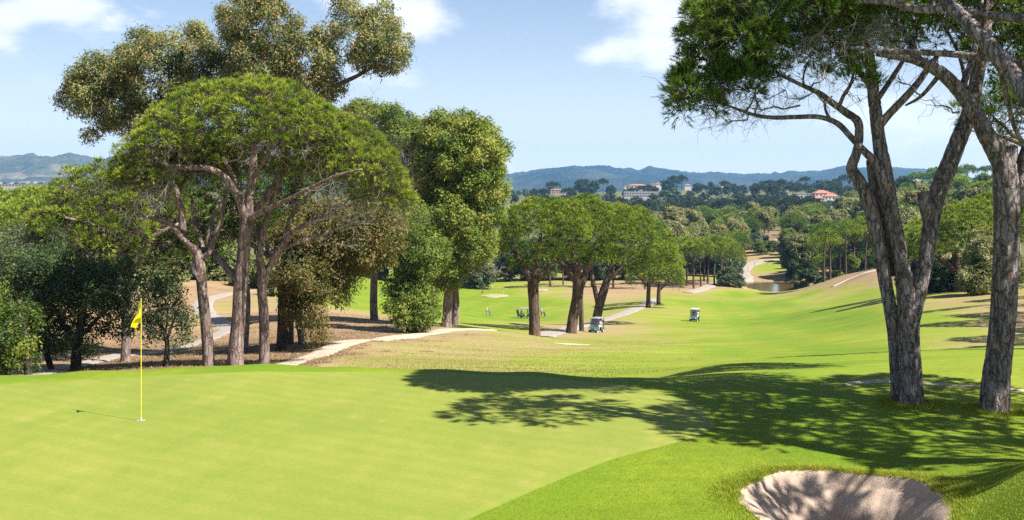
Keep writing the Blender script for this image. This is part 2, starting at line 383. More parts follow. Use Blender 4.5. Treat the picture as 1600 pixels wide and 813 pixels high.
def sand_mat(name, a, b, sc=1.0, peb=0.4):
    m, t = new_mat(name); co = t.add('ShaderNodeNewGeometry').outputs['Position']
    n = t.noise(co, 2.2 * sc, 6.0, 0.65); f = t.noise(co, 40 * sc, 4.0, 0.75)
    c = t.mix(t.smooth(n, 0.3, 0.7), a, b)
    v = t.add('ShaderNodeTexVoronoi', feature='F1', inp={'Scale': 22.0 * sc, 'Vector': co})
    c = t.mix(t.math('MULTIPLY', t.smooth(v.outputs['Distance'], 0.20, 0.10), peb), c, tuple(x * 0.55 for x in a))
    g = t.math('ADD', 0.78, t.math('MULTIPLY', f, 0.44))
    c = t.mix(1.0, c, t.add('ShaderNodeCombineXYZ', inp={0: g, 1: g, 2: g}).outputs[0], 'MULTIPLY')
    finish(t, principled(t, c, 0.9, bump(t, t.math('ADD', f, t.math('MULTIPLY', n, 1.5)), 0.7, 0.03), spec=0.2)); return m
SAND = sand_mat('bunker sand', (0.355, 0.261, 0.197), (0.455, 0.350, 0.270))
PATH = sand_mat('pale path gravel', (0.231, 0.201, 0.170), (0.313, 0.272, 0.231), 0.5, 0.25)
PATH_PINK = sand_mat('sandy path', (0.345, 0.285, 0.215), (0.435, 0.370, 0.285), 0.4, 0.22)

# ------------------------------------------------------------------ the lie of the land: (photo column, photo row, metres away) of ground seen in the picture
LIP_PX = [-700, -300, 0, 200, 400, 600, 800, 900, 1000, 1100, 1200, 1350, 1500, 1700, 2100]
LIP_D = [24.6, 24.8, 25.6, 26.6, 27.2, 26.6, 26.3, 25.7, 25.1, 24.9, 25.6, 26.6, 27.5, 28.5, 30]
def lip(px): return np.interp(px, LIP_PX, LIP_D)
CT = []
def hpt(px, D, h): CT.append((px, D, h))
for px in (-1400, -900, -500, -100, 200, 500, 800, 1100, 1400, 1700, 2100, 2700):
    for D in (2.5, 5, 8, 11, 14, 17, 20, 22.5):
        hpt(px, D, 4.24 - (0.75 if (px > 1650 and 8 < D < 16) else 0) - (0.35 if (px == 1700 and 10 < D < 16) else 0))
for px in range(-700, 2101, 140):
    L = float(lip(px)); hpt(px, L * 0.965, 4.24); hpt(px, L, 4.27)
    g = 1.0 if px < 1100 else 0.55
    hpt(px, L * 1.10, 4.27 + 0.55 * g); hpt(px, L * 1.28, 4.27 + 1.35 * g)
for a in [  # px, py, D
    (450, 574, 45), (340, 574, 48), (520, 562, 50), (250, 574, 47), (120, 590, 42), (-100, 600, 44), (-400, 610, 46), (30, 592, 43),
    (450, 560, 57), (600, 540, 65), (700, 512, 100), (768, 518, 93), (640, 520, 88), (560, 528, 78), (530, 505, 98), (480, 505, 95), (440, 530, 70),
    (270, 548, 75), (150, 566, 60), (60, 586, 48), (200, 540, 85), (250, 500, 115), (300, 470, 140), (350, 460, 155), (355, 515, 105), (325, 500, 116), (312, 482, 128), (335, 468, 142),
    (350, 440, 172), (300, 430, 190), (60, 430, 150), (0, 440, 120), (-150, 440, 130), (-400, 450, 130), (-150, 500, 85), (-400, 520, 80), (100, 500, 100), (60, 540, 68),
    (450, 470, 140), (500, 455, 170), (420, 440, 190), (530, 440, 230),
    (585, 500, 108), (600, 480, 165), (650, 470, 205), (600, 455, 245), (650, 495, 140), (762, 494, 205), (815, 498, 200), (850, 500, 195), (770, 456, 285), (650, 452, 280), (700, 452, 285), (850, 452, 285), (960, 445, 300),
    (740, 478, 235), (850, 475, 240), (920, 478, 225), (700, 490, 190), (720, 510, 130), (800, 505, 150),
    (893, 540, 85), (835, 526, 118), (893, 522, 130), (935, 510, 150), (1013, 481, 200), (1027, 478, 210), (932, 522, 137), (880, 508, 165), (960, 495, 170), (1000, 480, 200), (1020, 467, 228), (985, 470, 235),
    (1085, 503, 165), (1000, 503, 160), (1000, 540, 82), (900, 560, 58), (1100, 560, 58), (1000, 575, 46), (760, 548, 68), (700, 566, 52), (1200, 503, 165), (1200, 540, 85), (1200, 570, 49), (1300, 480, 178), (1300, 520, 108), (1300, 560, 53),
    (1100, 470, 250), (1100, 453, 285), (1050, 455, 275), (1150, 454, 285), (1250, 454, 272), (1200, 480, 215), (1350, 447, 225), (1400, 470, 145), (1400, 500, 98), (1450, 520, 75), (1400, 560, 49), (1500, 456, 148), (1450, 455, 162), (1500, 490, 95), (1580, 482, 98), (1600, 454, 142), (1500, 560, 46), (1700, 540, 54), (1700, 446, 135), (2000, 436, 135), (2000, 524, 60),
    (1340, 431, 240), (1365, 424, 236), (1390, 432, 225), (1310, 442, 245), (1310, 432, 275), (1400, 418, 290), (1480, 425, 240), (1600, 410, 240), (1900, 400, 240),
    (1200, 453, 300), (1200, 446, 322), (1240, 446, 322), (1190, 427, 365), (1160, 440, 310), (1205, 410, 400), (1170, 412, 400), (1200, 396, 440), (1220, 376, 500), (1250, 425, 340), (1280, 430, 330), (1130, 436, 320), (1095, 446, 295), (1060, 440, 310), (1300, 420, 360), (1140, 405, 430),
    (800, 425, 360), (950, 425, 370), (1100, 405, 430), (650, 425, 370), (500, 420, 300), (350, 410, 260), (100, 380, 260), (-300, 390, 250),
    (0, 335, 330), (200, 345, 330), (400, 350, 360), (-400, 340, 330), (0, 303, 600), (300, 303, 600), (-500, 303, 600), (0, 296, 1000), (400, 298, 1000), (-500, 297, 1000),
    (600, 370, 560), (850, 365, 600), (1000, 372, 600), (1200, 366, 560), (1300, 376, 520), (1400, 360, 500), (1000, 345, 850), (1200, 338, 850), (1350, 332, 800), (850, 335, 850), (700, 330, 850),
    (900, 305, 1400), (1000, 299, 1500), (1150, 298, 1500), (1300, 299, 1450), (1380, 306, 1300), (780, 309, 1500), (650, 309, 1500), (1100, 318, 1150), (950, 322, 1150), (1280, 316, 1100),
    (1450, 335, 420), (1450, 308, 600), (1500, 292, 720), (1550, 318, 380), (1600, 280, 620), (1700, 290, 420), (1900, 285, 500), (1430, 296, 800), (1560, 282, 900), (1420, 300, 1100), (1700, 280, 900), (2000, 270, 900),
    (500, 303, 2500), (800, 306, 2400), (1100, 304, 2400), (1400, 304, 2400), (1800, 300, 2400), (0, 297, 2000), (-500, 297, 2400),
    (-1200, 297, 2400), (2600, 297, 2400), (-1200, 303, 600), (2600, 290, 600), (-1200, 400, 150), (2600, 400, 120), (-1200, 520, 60), (2600, 520, 40), (-1200, 600, 30), (2600, 590, 26),
    (-1200, 301, 12000), (-300, 301, 12000), (400, 301, 12000), (1000, 301, 12000), (1700, 301, 12000), (2600, 301, 12000), (-300, 300, 5500), (400, 300, 5500), (1000, 302, 5500), (1700, 300, 5500)]:
    CT.append((a[0], a[2], (a[1] - HY) * a[2] / F))
CT = np.array(CT, float)
def _uv(px, D): return np.stack([(px - CX) / F * 2.2, np.log(D)], -1)
_ctl = _uv(CT[:, 0], CT[:, 1]); _val = CT[:, 2] / CT[:, 1]      # slope down from the eye
def _phi(r2): return np.sqrt(r2 + 0.05 ** 2)
_A = _phi(((_ctl[:, None] - _ctl[None]) ** 2).sum(-1)); _n = len(CT)
_A = np.block([[_A - 0.004 * np.eye(_n), np.ones((_n, 1))], [np.ones((1, _n)), np.zeros((1, 1))]])
_sol = np.linalg.solve(_A, np.append(_val, 0.0))
POND_Z = CAMZ - 27.9
BUNK = [(1152, 772), (1178, 756), (1215, 743), (1262, 738), (1310, 741), (1355, 747), (1400, 752), (1440, 766), (1466, 790), (1478, 815), (1478, 850), (1440, 885), (1370, 900), (1290, 890), (1225, 850), (1188, 808), (1162, 786)]
def flat(px, py, h=4.24):
    D = h * F / (py - HY); return ((px - CX) / F * D, D)
BUNK_W = np.array([flat(*p) for p in BUNK]); BUNK_C = BUNK_W.mean(0)
GREEN_PX = [(1118, 656), (1104, 678), (1045, 698), (955, 722), (862, 757), (790, 788), (728, 817), (640, 880), (420, 1000), (0, 1080), (-500, 1000), (-800, 800), (-700, 680), (-350, 628), (-120, 609), (0, 603), (150, 592), (300, 585), (450, 582), (600, 581), (700, 582), (800, 586), (900, 594), (1000, 608), (1075, 627)]
GREEN_W = np.array([flat(*p) for p in GREEN_PX]); GREEN_C = np.array([-3.6, 18.6])
def polar(poly, c, wob=0.0):
    """closed outline around c -> function angle -> radius (smooth)."""
    q = np.vstack([poly[-2:], poly, poly[:3]]); s = catmull(q, 10)[10:-20] - c
    a = np.arctan2(s[:, 1], s[:, 0]); r = np.linalg.norm(s, axis=1); o = np.argsort(a); a, r = a[o], r[o]
    a = np.concatenate([a[-8:] - 2 * math.pi, a, a[:8] + 2 * math.pi]); r = np.concatenate([r[-8:], r, r[:8]])
    return lambda th: np.interp(th, a, r) * (1 + wob * (fbm(np.cos(th) * 5 + 9, np.sin(th) * 5 + 3, 4, 5)))
R_B = polar(BUNK_W, BUNK_C, 0.07); R_G = polar(GREEN_W, GREEN_C)
def inside(X, Y, c, R):
    """>0 inside: metres (along the ray from the centre) to the outline."""
    dx, dy = X - c[0], Y - c[1]; return R(np.arctan2(dy, dx)) - np.hypot(dx, dy)
PONDS = (np.array([76.5, 318.0]), 13.5, 24.0)
def ground_z0(X, Y):
    X = np.asarray(X, float); Y = np.asarray(Y, float); sh = X.shape
    X, Y = X.ravel(), Y.ravel(); D = np.maximum(Y, 2.0); px = X / D * F + CX
    uv = _uv(px, D); z = np.zeros(len(X))
    for i in range(0, len(X), 20000):
        r2 = ((uv[i:i + 20000, None] - _ctl[None]) ** 2).sum(-1)
        z[i:i + 20000] = _phi(r2) @ _sol[:-1] + _sol[-1]
    z = CAMZ - z * D
    k = sstep(30, 90, D)
    z = z + k * (0.35 * fbm(X / 22, Y / 22, 3, 21) + 0.12 * fbm(X / 5, Y / 5, 2, 31)) + (1 - k) * 0.05 * fbm(X / 3.0, Y / 3.0, 3, 41) * sstep(8, 27, D)
    e = ((X - PONDS[0][0]) / PONDS[1]) ** 2 + ((Y - PONDS[0][1]) / PONDS[2]) ** 2
    z = np.where(e < 1.6, np.minimum(z, POND_Z + np.interp(e, [0, 0.8, 1.0, 1.6], [-1.5, -0.8, 0.05, 1.2])), z)
    return z.reshape(sh)
def bunker_carve(X, Y, sand=False):
    dx, dy = X - BUNK_C[0], Y - BUNK_C[1]; s = inside(X, Y, BUNK_C, R_B)
    lipup = 0.07 * np.exp(-((s + 0.10) / 0.28) ** 2) * (0.35 + 0.65 * np.clip(dy / 1.0, 0, 1))
    if sand:
        back = np.clip((dy + 0.35 * dx) / 1.0, 0, 1)
        return lipup + 0.010 - 0.13 * back * sstep(0.015, 0.13, s) - 0.62 * sstep(0.06, 1.05, s) + sstep(0.05, 0.4, s) * (0.024 * fbm(X * 9, Y * 9, 3, 3) + 0.04 * fbm(X * 2.5, Y * 2.5, 2, 9))
    return lipup - 1.9 * sstep(0.03, 0.40, s)
def ground_z(X, Y):
    z = ground_z0(X, Y); X = np.asarray(X, float); Y = np.asarray(Y, float)
    near = (np.abs(X - BUNK_C[0]) < 3.2) & (np.abs(Y - BUNK_C[1]) < 3.2)
    z = np.where(near, z + bunker_carve(X, Y), z)
    return z
def gz(X, Y): return float(ground_z(np.array([X]), np.array([Y]))[0])
def at(px, D, up=0.0):
    X = (px - CX) / F * D; return np.array([X, D, gz(X, D) + up])

# how dry the grass is: 0 mown fairway, 0.45 rough, 1 bare earth
DRY = np.array([  # px, D, dry, reach
    (800, 10, .06, 1), (1300, 12, .05, 1), (1300, 17, .07, 1), (1000, 20, .05, 1), (1250, 22, .10, 1), (1450, 21, .12, 1), (1600, 19, .12, 1), (1600, 14, .10, 1), (1500, 24, .22, 1), (0, 26, .10, 1), (400, 27, .10, 1), (700, 27, .12, 1), (1000, 25.5, .10, 1), (0, 20, .1, 1), (400, 12, .1, 1),
    (1350, 25, .26, 1), (1600, 25, .28, 1), (1250, 30, .16, 1), (1100, 34, .20, 1), (600, 36, .42, 1), (900, 36, 0.28, 1), (760, 45, .50, 1), (900, 50, 0.34, 1), (1000, 58, 0.28, 1), (1050, 42, 0.22, 1), (600, 50, .55, 1), (650, 62, .60, 1), (740, 72, .58, 1), (800, 88, .55, 1), (860, 80, .52, 1),
    (340, 48, 1.0, 1), (420, 50, .98, 1), (250, 48, .95, 1), (480, 62, .98, 1), (400, 65, 1.02, 1), (560, 80, .92, 1), (640, 92, .82, 1), (700, 88, .66, 1), (300, 62, .98, 1), (200, 70, .92, 1), (100, 50, .85, 1), (0, 45, .8, 1), (-200, 50, .8, 1), (250, 90, .92, 1), (180, 90, .88, 1), (220, 115, .92, 1), (300, 130, .93, 1), (350, 108, .62, 1), (350, 130, .55, 1), (320, 100, .86, 1), (350, 165, .85, 1), (420, 120, .85, 1), (480, 110, .9, 1), (530, 115, .75, 1), (100, 100, .75, 1),
    (560, 150, .16, 1), (620, 180, .12, 1), (700, 150, .2, 1), (700, 210, .10, 1), (600, 240, .10, 1), (760, 205, .13, 1), (840, 200, .15, 1), (740, 250, .12, 1), (850, 240, .14, 1), (780, 275, .2, 1), (700, 280, .2, 1), (850, 280, .5, 1), (930, 270, .8, 1), (960, 240, .6, 1), (980, 280, .9, 1), (920, 200, .45, 1), (800, 130, .35, 1), (860, 125, .75, 1), (920, 140, .72, 1), (960, 160, .60, 1), (1000, 190, .5, 1), (1020, 180, .36, 1), (960, 130, .5, 1), (1000, 110, .45, 1), (900, 100, 0.34, 1),
    (1060, 165, .34, 1), (1060, 130, .34, 1), (1100, 165, .18, 1), (1180, 165, .03, 1), (1250, 165, .02, 1), (1150, 110, .16, 1), (1250, 110, .10, 1), (1200, 70, .14, 1), (1250, 45, .14, 1), (1330, 60, .08, 1), (1330, 130, .06, 1), (1200, 220, .06, 1), (1100, 230, .12, 1), (1270, 240, .10, 1), (1150, 275, .12, 1), (1060, 260, .4, 1), (1070, 290, .92, 1), (1100, 300, .95, 1), (1130, 300, .85, 1),
    (1370, 100, .18, 1), (1350, 200, .2, 1), (1330, 228, .3, 1), (1340, 240, .88, 1), (1370, 236, .92, 1), (1310, 246, .75, 1), (1325, 243, .92, 1), (1350, 238, .95, 1), (1362, 248, .9, 1), (1340, 256, .9, 1), (1400, 230, .8, 1), (1400, 187, .35, 1), (1450, 143, .5, 1), (1500, 130, .62, 1), (1420, 156, .45, 1), (1450, 91, .24, 1), (1500, 72, .3, 1), (1560, 65, .6, 1), (1590, 78, .72, 1), (1600, 104, .65, 1), (1500, 49, .22, 1), (1600, 46, .35, 1), (1540, 98, .6, 1),
    (1180, 330, .9, 1), (1200, 358, .72, 1), (1190, 345, .85, 1), (1190, 385, .12, 1), (1210, 375, .25, 1), (1200, 415, .85, 1), (1220, 420, .3, 1), (1200, 450, .8, 1), (1215, 500, .95, 1), (1240, 330, .6, 1), (1160, 380, .9, 1), (1120, 330, .3, 1)])
_dctl = _uv(DRY[:, 0], DRY[:, 1])
def dry_at(X, Y):
    D = np.maximum(Y, 2.0); uv = _uv(X / D * F + CX, D); o = np.zeros(len(X))
    for i in range(0, len(X), 20000):
        r2 = ((uv[i:i + 20000, None] - _dctl[None]) ** 2).sum(-1)
        wgt = 1.0 / (r2 + 0.0012) ** 1.8
        o[i:i + 20000] = (wgt * DRY[:, 2]).sum(1) / wgt.sum(1)
    return o

def build_ground():
    us = np.concatenate([np.linspace(-3.2, -0.56, 28)[:-1], np.arange(-0.56, 0.2, 0.005), np.arange(0.2, 0.45, 0.0034), np.arange(0.45, 0.56, 0.005), np.linspace(0.56, 3.2, 28)])
    vs = np.concatenate([np.arange(math.log(2.2), math.log(12.0), 0.06), np.arange(math.log(12.0), math.log(17.5), 0.0045), np.arange(math.log(17.5), math.log(30), 0.0065), np.arange(math.log(30), math.log(420), 0.0135), np.arange(math.log(420), math.log(9500), 0.035)])
    U, Vv = np.meshgrid(us, vs); Y = np.exp(Vv); X = U * Y
    nr, nc = X.shape; x, y = X.ravel(), Y.ravel()
    z = ground_z(x, y)
    z = z - 0.040 * sstep(0.00, 0.25, inside(x, y, GREEN_C, R_G)) * (y < 40)
    dry = dry_at(x, y); far = sstep(300, 430, y) * sstep(0.0, 0.1, np.abs(x / y - 0.235) - 0.022 * (y < 520)) + 0.0
    far = np.maximum(far, sstep(520, 640, y)); far = np.maximum(far, sstep(215, 280, y) * (x / y < -0.19)); far = np.clip(np.maximum(far, sstep(150, 200, y) * (x / y > 0.46)), 0, 1)
    i = (np.arange(nr - 1)[:, None] * nc + np.arange(nc - 1)[None, :]).ravel()
    q = np.stack([i, i + 1, i + nc + 1, i + nc], -1)
    cx = x[q].mean(1); cyy = y[q].mean(1)
    fw = (dry[q].mean(1) < 0.30) & (cyy > 30) & (cyy < 300) & (np.abs(cx / cyy) < 0.42)
    V = np.stack([x, y, z], 1)
    for name, sel in (('ground', ~fw), ('fairway', fw)):
        used = np.unique(q[sel]); mp = np.full(len(V), -1); mp[used] = np.arange(len(used))
        mesh_np(name, V[used], mp[q[sel]], GROUND, smooth=True, attrs={'dry': dry[used], 'far': far[used]}, kind='structure')
build_ground()

def polar_sheet(name, c, R, mat, zfun, rings, nang, over=1.0, power=1.0, attrs=None, kind='structure', skirt=0.0):
    th = np.linspace(-math.pi, math.pi, nang, endpoint=False); t = (np.linspace(0, 1, rings) ** power) * over
    T, A = np.meshgrid(t, th, indexing='ij'); r = T * R(A)
    X = c[0] + r * np.cos(A); Y = c[1] + r * np.sin(A); Z = zfun(X, Y)
    V = np.stack([X, Y, Z], -1).reshape(-1, 3)
    i = np.arange(rings - 1)[:, None] * nang; j = np.arange(nang)[None]; j2 = (j + 1) % nang
    q = np.stack([i + j, i + nang + j, i + nang + j2, i + j2], -1).reshape(-1, 4)
    if skirt:
        o = len(V); last = V[-nang:].copy(); last[:, 2] -= skirt; V = np.vstack([V, last]); a = o - nang
        q = np.vstack([q, np.stack([a + j[0], o + j[0], o + j2[0], a + j2[0]], -1)])
        T = np.vstack([T, T[-1:]])
    return mesh_np(name, V, q, mat, smooth=True, attrs={'edge': sstep(0.985, 1.0, T.ravel())} if attrs is None else attrs, kind=kind)
polar_sheet('putting_green', GREEN_C, R_G, GREEN, lambda X, Y: ground_z0(X, Y) + 0.008 - 0.012 * sstep(0.25, -0.0, inside(X, Y, GREEN_C, R_G)), 100, 420, 1.0, 0.5)
polar_sheet('bunker_sand', BUNK_C, R_B, SAND, lambda X, Y: ground_z0(X, Y) + bunker_carve(X, Y, True), 80, 260, 1.025, 0.8)

MOUND = sand_mat('dull sandy mound', (0.235, 0.215, 0.110), (0.300, 0.265, 0.150), 0.4, 0.2)
def ribbon(name, pts, width, mat, lift=0.05, kind='structure'):
    """a path laid on the land; pts = (px, metres away)."""
    w0 = np.array([((px - CX) / F * D, D) for px, D in pts]); c = catmull(w0, 26)
    wd = np.interp(np.linspace(0, 1, len(c)), np.linspace(0, 1, len(pts)), np.full(len(pts), width) if np.isscalar(width) else width)
    tg = nrm(np.gradient(c, axis=0)); nn = np.stack([-tg[:, 1], tg[:, 0]], 1); k = np.linspace(-1, 1, 9)
    wob = 1 + 0.22 * fbm(c[:, 0] * 0.6, c[:, 1] * 0.6, 3, 77)[:, None] + 0.10 * vnoise(c[:, 0] * 2.1, c[:, 1] * 2.1, 78)[:, None]
    xy = c[:, None] + nn[:, None] * (k[None, :, None] * (wd[:, None] * wob)[:, :, None] / 2)
    Z = ground_z(xy[..., 0], xy[..., 1]) + lift * (1 - 1.6 * np.abs(k) ** 6)[None]
    V = np.concatenate([xy, Z[..., None]], -1).reshape(-1, 3); m = len(k); i = (np.arange(len(c) - 1)[:, None] * m + np.arange(m - 1)[None]).ravel()
    return mesh_np(name, V, np.stack([i, i + 1, i + m + 1, i + m], -1), mat, smooth=True, kind=kind)
ribbon('cart_path', [(425, 43), (470, 52), (540, 66), (620, 80), (690, 90), (735, 93), (772, 94)], [1.3, 1.7, 2.0, 2.3, 2.5, 2.4, 1.6], PATH_PINK, 0.06)
ribbon('cart_path', [(845, 121), (872, 132), (905, 150), (945, 166), (985, 190), (1012, 212), (1022, 232)], 3.2, PATH, 0.08)
ribbon('cart_path', [(1075, 272), (1120, 300), (1152, 316), (1166, 342), (1161, 375), (1172, 398), (1205, 412)], [3.5, 4.0, 4.5, 4.5, 5, 8, 9], PATH, 0.12)
ribbon('cart_path', [(20, 45), (80, 50), (150, 61), (230, 72), (280, 80), (340, 96), (358, 106), (338, 114), (318, 126), (322, 140), (352, 152), (390, 160)], [1.0, 1.2, 1.3, 1.5, 1.7, 2.0, 2.3, 2.5, 2.6, 2.6, 2.6, 2.6], PATH, 0.07)
ribbon('sandy_track', [(1300, 240), (1325, 243), (1350, 242), (1375, 239), (1400, 232)], [1.2, 3.0, 4.0, 4.5, 3.0], PATH_PINK, 0.12)
ribbon('sandy_track', [(1212, 470), (1222, 500), (1238, 530)], [8, 10, 8], PATH_PINK, 0.2)
ribbon('bare_earth', [(1318, 24.0), (1350, 24.3), (1400, 24.4), (1470, 24.0), (1620, 23.2)], [0.15, 0.42, 0.40, 0.30, 0.2], PATH_PINK, 0.02)
def blob_sheet(name, px, D, rx, ry, mat, lift=0.03, seed=1, kind='structure'):
    c = np.array([(px - CX) / F * D, D])
    R = lambda th: (1 / np.sqrt((np.cos(th) / rx) ** 2 + (np.sin(th) / ry) ** 2)) * (1 + 0.28 * fbm(np.cos(th) * 1.6 + seed, np.sin(th) * 1.6, 4, seed))
    def zf(X, Y):
        dd = np.hypot((X - c[0]) / rx, (Y - c[1]) / ry); return ground_z(X, Y) + lift * np.clip(1.25 - dd ** 2, -0.6, 1)
    return polar_sheet(name, c, R, mat, zf, 10, 60, kind=kind)
blob_sheet('sand_patch', 893, 84, 1.4, 2.0, PATH_PINK, 0.05, 4)
blob_sheet('distant_bunker', 774, 268, 3.4, 5.0, MOUND, 0.30, 6)
blob_sheet('distant_bunker', 844, 280, 2.2, 4.0, MOUND, 0.2, 9)
blob_sheet('pond_bank', 1173, 317, 4.6, 12.0, PATH_PINK, 0.25, 12)

def water_mat():
    m, t = new_mat('brown pond water'); co = t.add('ShaderNodeNewGeometry').outputs['Position']
    n = t.noise(t.mapping(co, (0.8, 0.25, 1)), 1.5, 3.0)
    finish(t, principled(t, (0.105, 0.068, 0.024), 0.08, bump(t, n, 0.06, 0.2), spec=0.5)); return m
th = np.linspace(0, 2 * math.pi, 64, endpoint=False)
V = np.stack([PONDS[0][0] + 1.12 * PONDS[1] * np.cos(th), PONDS[0][1] + 1.12 * PONDS[2] * np.sin(th), np.full(64, POND_Z)], 1)
V = np.vstack([V, [[PONDS[0][0], PONDS[0][1], POND_Z]]])
mesh_np('pond_water', V, np.stack([np.arange(64), (np.arange(64) + 1) % 64, np.full(64, 64)], 1), water_mat(), kind='structure')

# ------------------------------------------------------------------ mountains far behind
def mountain_mat(name, a, b, bare, amt):
    m, t = new_mat(name); co = t.add('ShaderNodeNewGeometry').outputs['Position']
    n = t.noise(t.mapping(co, (1, 0.5, 2.5)), 0.0035, 7.0, 0.62); f = t.noise(co, 0.022, 5.0, 0.75); k = t.noise(t.mapping(co, (1, 0.6, 3)), 0.0016, 5.0, 0.6)
    c = t.mix(t.smooth(n, 0.35, 0.65), a, b)
    c = t.mix(t.math('MULTIPLY', t.smooth(k, 0.52, 0.64), amt), c, bare)
    g = t.math('ADD', 0.1, t.math('MULTIPLY', f, 1.8))
    c = t.mix(1.0, c, t.add('ShaderNodeCombineXYZ', inp={0: g, 1: g, 2: g}).outputs[0], 'MULTIPLY')
    finish(t, principled(t, c, 0.95, bump(t, f, 1.0, 12.0), spec=0.05)); return m
def mountain(name, prof, D0, Df, Db, mat, seed, rug=9.0):
    pxs = np.arange(prof[0][0], prof[-1][0], 2.2); ts = np.linspace(0, 1, 40); tb = np.linspace(1, 2, 8)[1:]
    T, PX = np.meshgrid(np.concatenate([ts, tb]), pxs, indexing='ij')
    D = np.where(T <= 1, Df + (D0 - Df) * T, D0 + (Db - D0) * (T - 1)); X = (PX - CX) / F * D
    crest = np.interp(PX, [p[0] for p in prof], [p[1] for p in prof]); crest = CAMZ + (HY - crest) / F * D0
    foot = CAMZ + (HY - 302) / F * Df - 6
    rise = np.where(T <= 1, np.sin(T * math.pi / 2) ** 1.15, np.cos((T - 1) * math.pi / 2) ** 0.8)
    spur = np.abs(fbm(X / 900, D / 1600, 4, seed)) * 2
    z = foot + (crest - foot) * np.clip(rise * (1 - 0.55 * spur * np.sin(np.clip(T, 0, 1) * math.pi)), 0, 1.3)
    z = z + 2.2 * rug * fbm(X / 150, D / 200, 5, seed + 3, 0.62) * np.clip(T * 2, 0, 1)
    bump_ = np.clip(fbm(X / 28, D / 40, 2, seed + 9), 0, 1) * 9 * (T > 0.9); z = z + bump_
    nr, nc = z.shape; i = (np.arange(nr - 1)[:, None] * nc + np.arange(nc - 1)[None]).ravel()
    return mesh_np(name, np.stack([X, D, z], -1).reshape(-1, 3), np.stack([i, i + 1, i + nc + 1, i + nc], -1), mat, smooth=True, kind='structure')
mountain('mountain', [(560, 296), (640, 288), (720, 281), (780, 277), (812, 271), (850, 265), (880, 262), (905, 260), (940, 259), (965, 262), (1000, 265), (1015, 263), (1035, 266.5), (1075, 270), (1110, 272), (1150, 269), (1200, 271), (1240, 269), (1275, 268), (1300, 263), (1320, 260), (1345, 263), (1400, 264), (1440, 266), (1470, 270), (1510, 278), (1600, 284), (1800, 292), (2000, 298)],
         6800, 4600, 8200, mountain_mat('far forested mountain', (0.012, 0.020, 0.012), (0.038, 0.044, 0.024), (0.09, 0.08, 0.055), 0.35), 51)
mountain('mountain', [(-900, 290), (-600, 262), (-400, 252), (-200, 248), (-60, 247), (0, 244), (36, 243), (44, 240), (52, 239), (60, 243), (90, 244), (110, 242), (140, 247), (165, 248), (185, 244), (230, 240), (300, 250), (420, 268), (560, 292), (640, 299)],
         6200, 4200, 7600, mountain_mat('far heath mountain', (0.040, 0.050, 0.026), (0.090, 0.088, 0.048), (0.24, 0.19, 0.14), 0.75), 83)

# ------------------------------------------------------------------ foliage
def lobes_px(L):
    o = []
    for (px, py, D, rx, ry, rz) in L: o.append((P(px, py, D), np.array([rx / F * D, ry, rz / F * D])))
    return o
def clumps_on(lobes, n, rng, under=-0.25, mind=0.8, fill=0.0, inset=0.88, drop=0.0):
    """clump centres spread over the outside of a union of ellipsoids (and a few inside)."""
    ar = np.array([(r[0] * r[1] + r[1] * r[2] + r[0] * r[2]) for c, r in lobes]); ar = ar / ar.sum()
    m = n * 14; k = rng.choice(len(lobes), m, p=ar); d = nrm(rng.normal(size=(m, 3)))
    C = np.array([l[0] for l in lobes]); R = np.array([l[1] for l in lobes])
    p = C[k] + d * R[k] * inset; nn = nrm(d / R[k])
    ok = nn[:, 2] > under
    for j, (c, r) in enumerate(lobes):
        ok &= (k == j) | ((((p - c) / (r * 0.84)) ** 2).sum(1) > 1)
    p, nn = p[ok], nn[ok]; keep = []
    K = np.zeros((0, 3)); arr = np.empty((n, 3)); c = 0
    for i in range(len(p)):
        if c and ((arr[:c] - p[i]) ** 2).sum(1).min() < mind * mind: continue
        arr[c] = p[i]; keep.append(i); c += 1
        if c >= n: break
    p, nn = p[keep], nn[keep]
    p = p + nn * rng.normal(0, 0.16 * mind, (len(p), 1)) + rng.normal(0, 0.10 * mind, p.shape)
    if drop:
        nz = fbm(p[:, 0] / (mind * 3.2) + 3, p[:, 2] / (mind * 3.2) + p[:, 1] / (mind * 4), 2, int(rng.integers(1, 999)))
        k_ = nz > np.quantile(nz, drop); p, nn = p[k_], nn[k_]
    if fill:
        f = int(len(p) * fill); i = rng.integers(0, len(p), f); k = rng.choice(len(lobes), f, p=ar)
        d = nrm(rng.normal(size=(f, 3))); d[:, 2] = np.abs(d[:, 2]) * 0.8 - 0.1
        p = np.vstack([p, C[k] + d * R[k] * rng.uniform(0.3, 0.8, (f, 1))]); nn = np.vstack([nn, nrm(d)])
    return p, nn
def sublobes(lb, rng, k=8, s=0.38, at_=0.62, core=0.74):
    """break each smooth mass into smaller heads."""
    o = []
    for (cc, r) in lb:
        o.append((cc, r * core))
        d = nrm(rng.normal(size=(k, 3)) + np.array([0, 0, 0.15]))
        for v in d: o.append((cc + v * r * at_ * rng.uniform(.85, 1.15), r * s * rng.uniform(.7, 1.2)))
    return o
def tufts_in(p, nn, per, cr, rng, up=0.65, flat=0.8, out=0.75, sd=0.19):
    """shoot positions over a rounded puff at each clump; direction outward."""
    n = len(p); s = cr * rng.uniform(0.70, 1.35, n)
    d = nrm(rng.normal(size=(n, per, 3)) + nn[:, None] * out + np.array([0, 0, up]))
    rad = s[:, None, None] * rng.uniform(0.35, 1.0, (n, per, 1)) ** 0.35
    q = p[:, None] + d * rad * np.array([1, 1, flat])
    tint = rng.normal(0, sd, n)[:, None] + rng.normal(0, 0.09, (n, per))
    return q.reshape(-1, 3), d.reshape(-1, 3), tint.ravel()
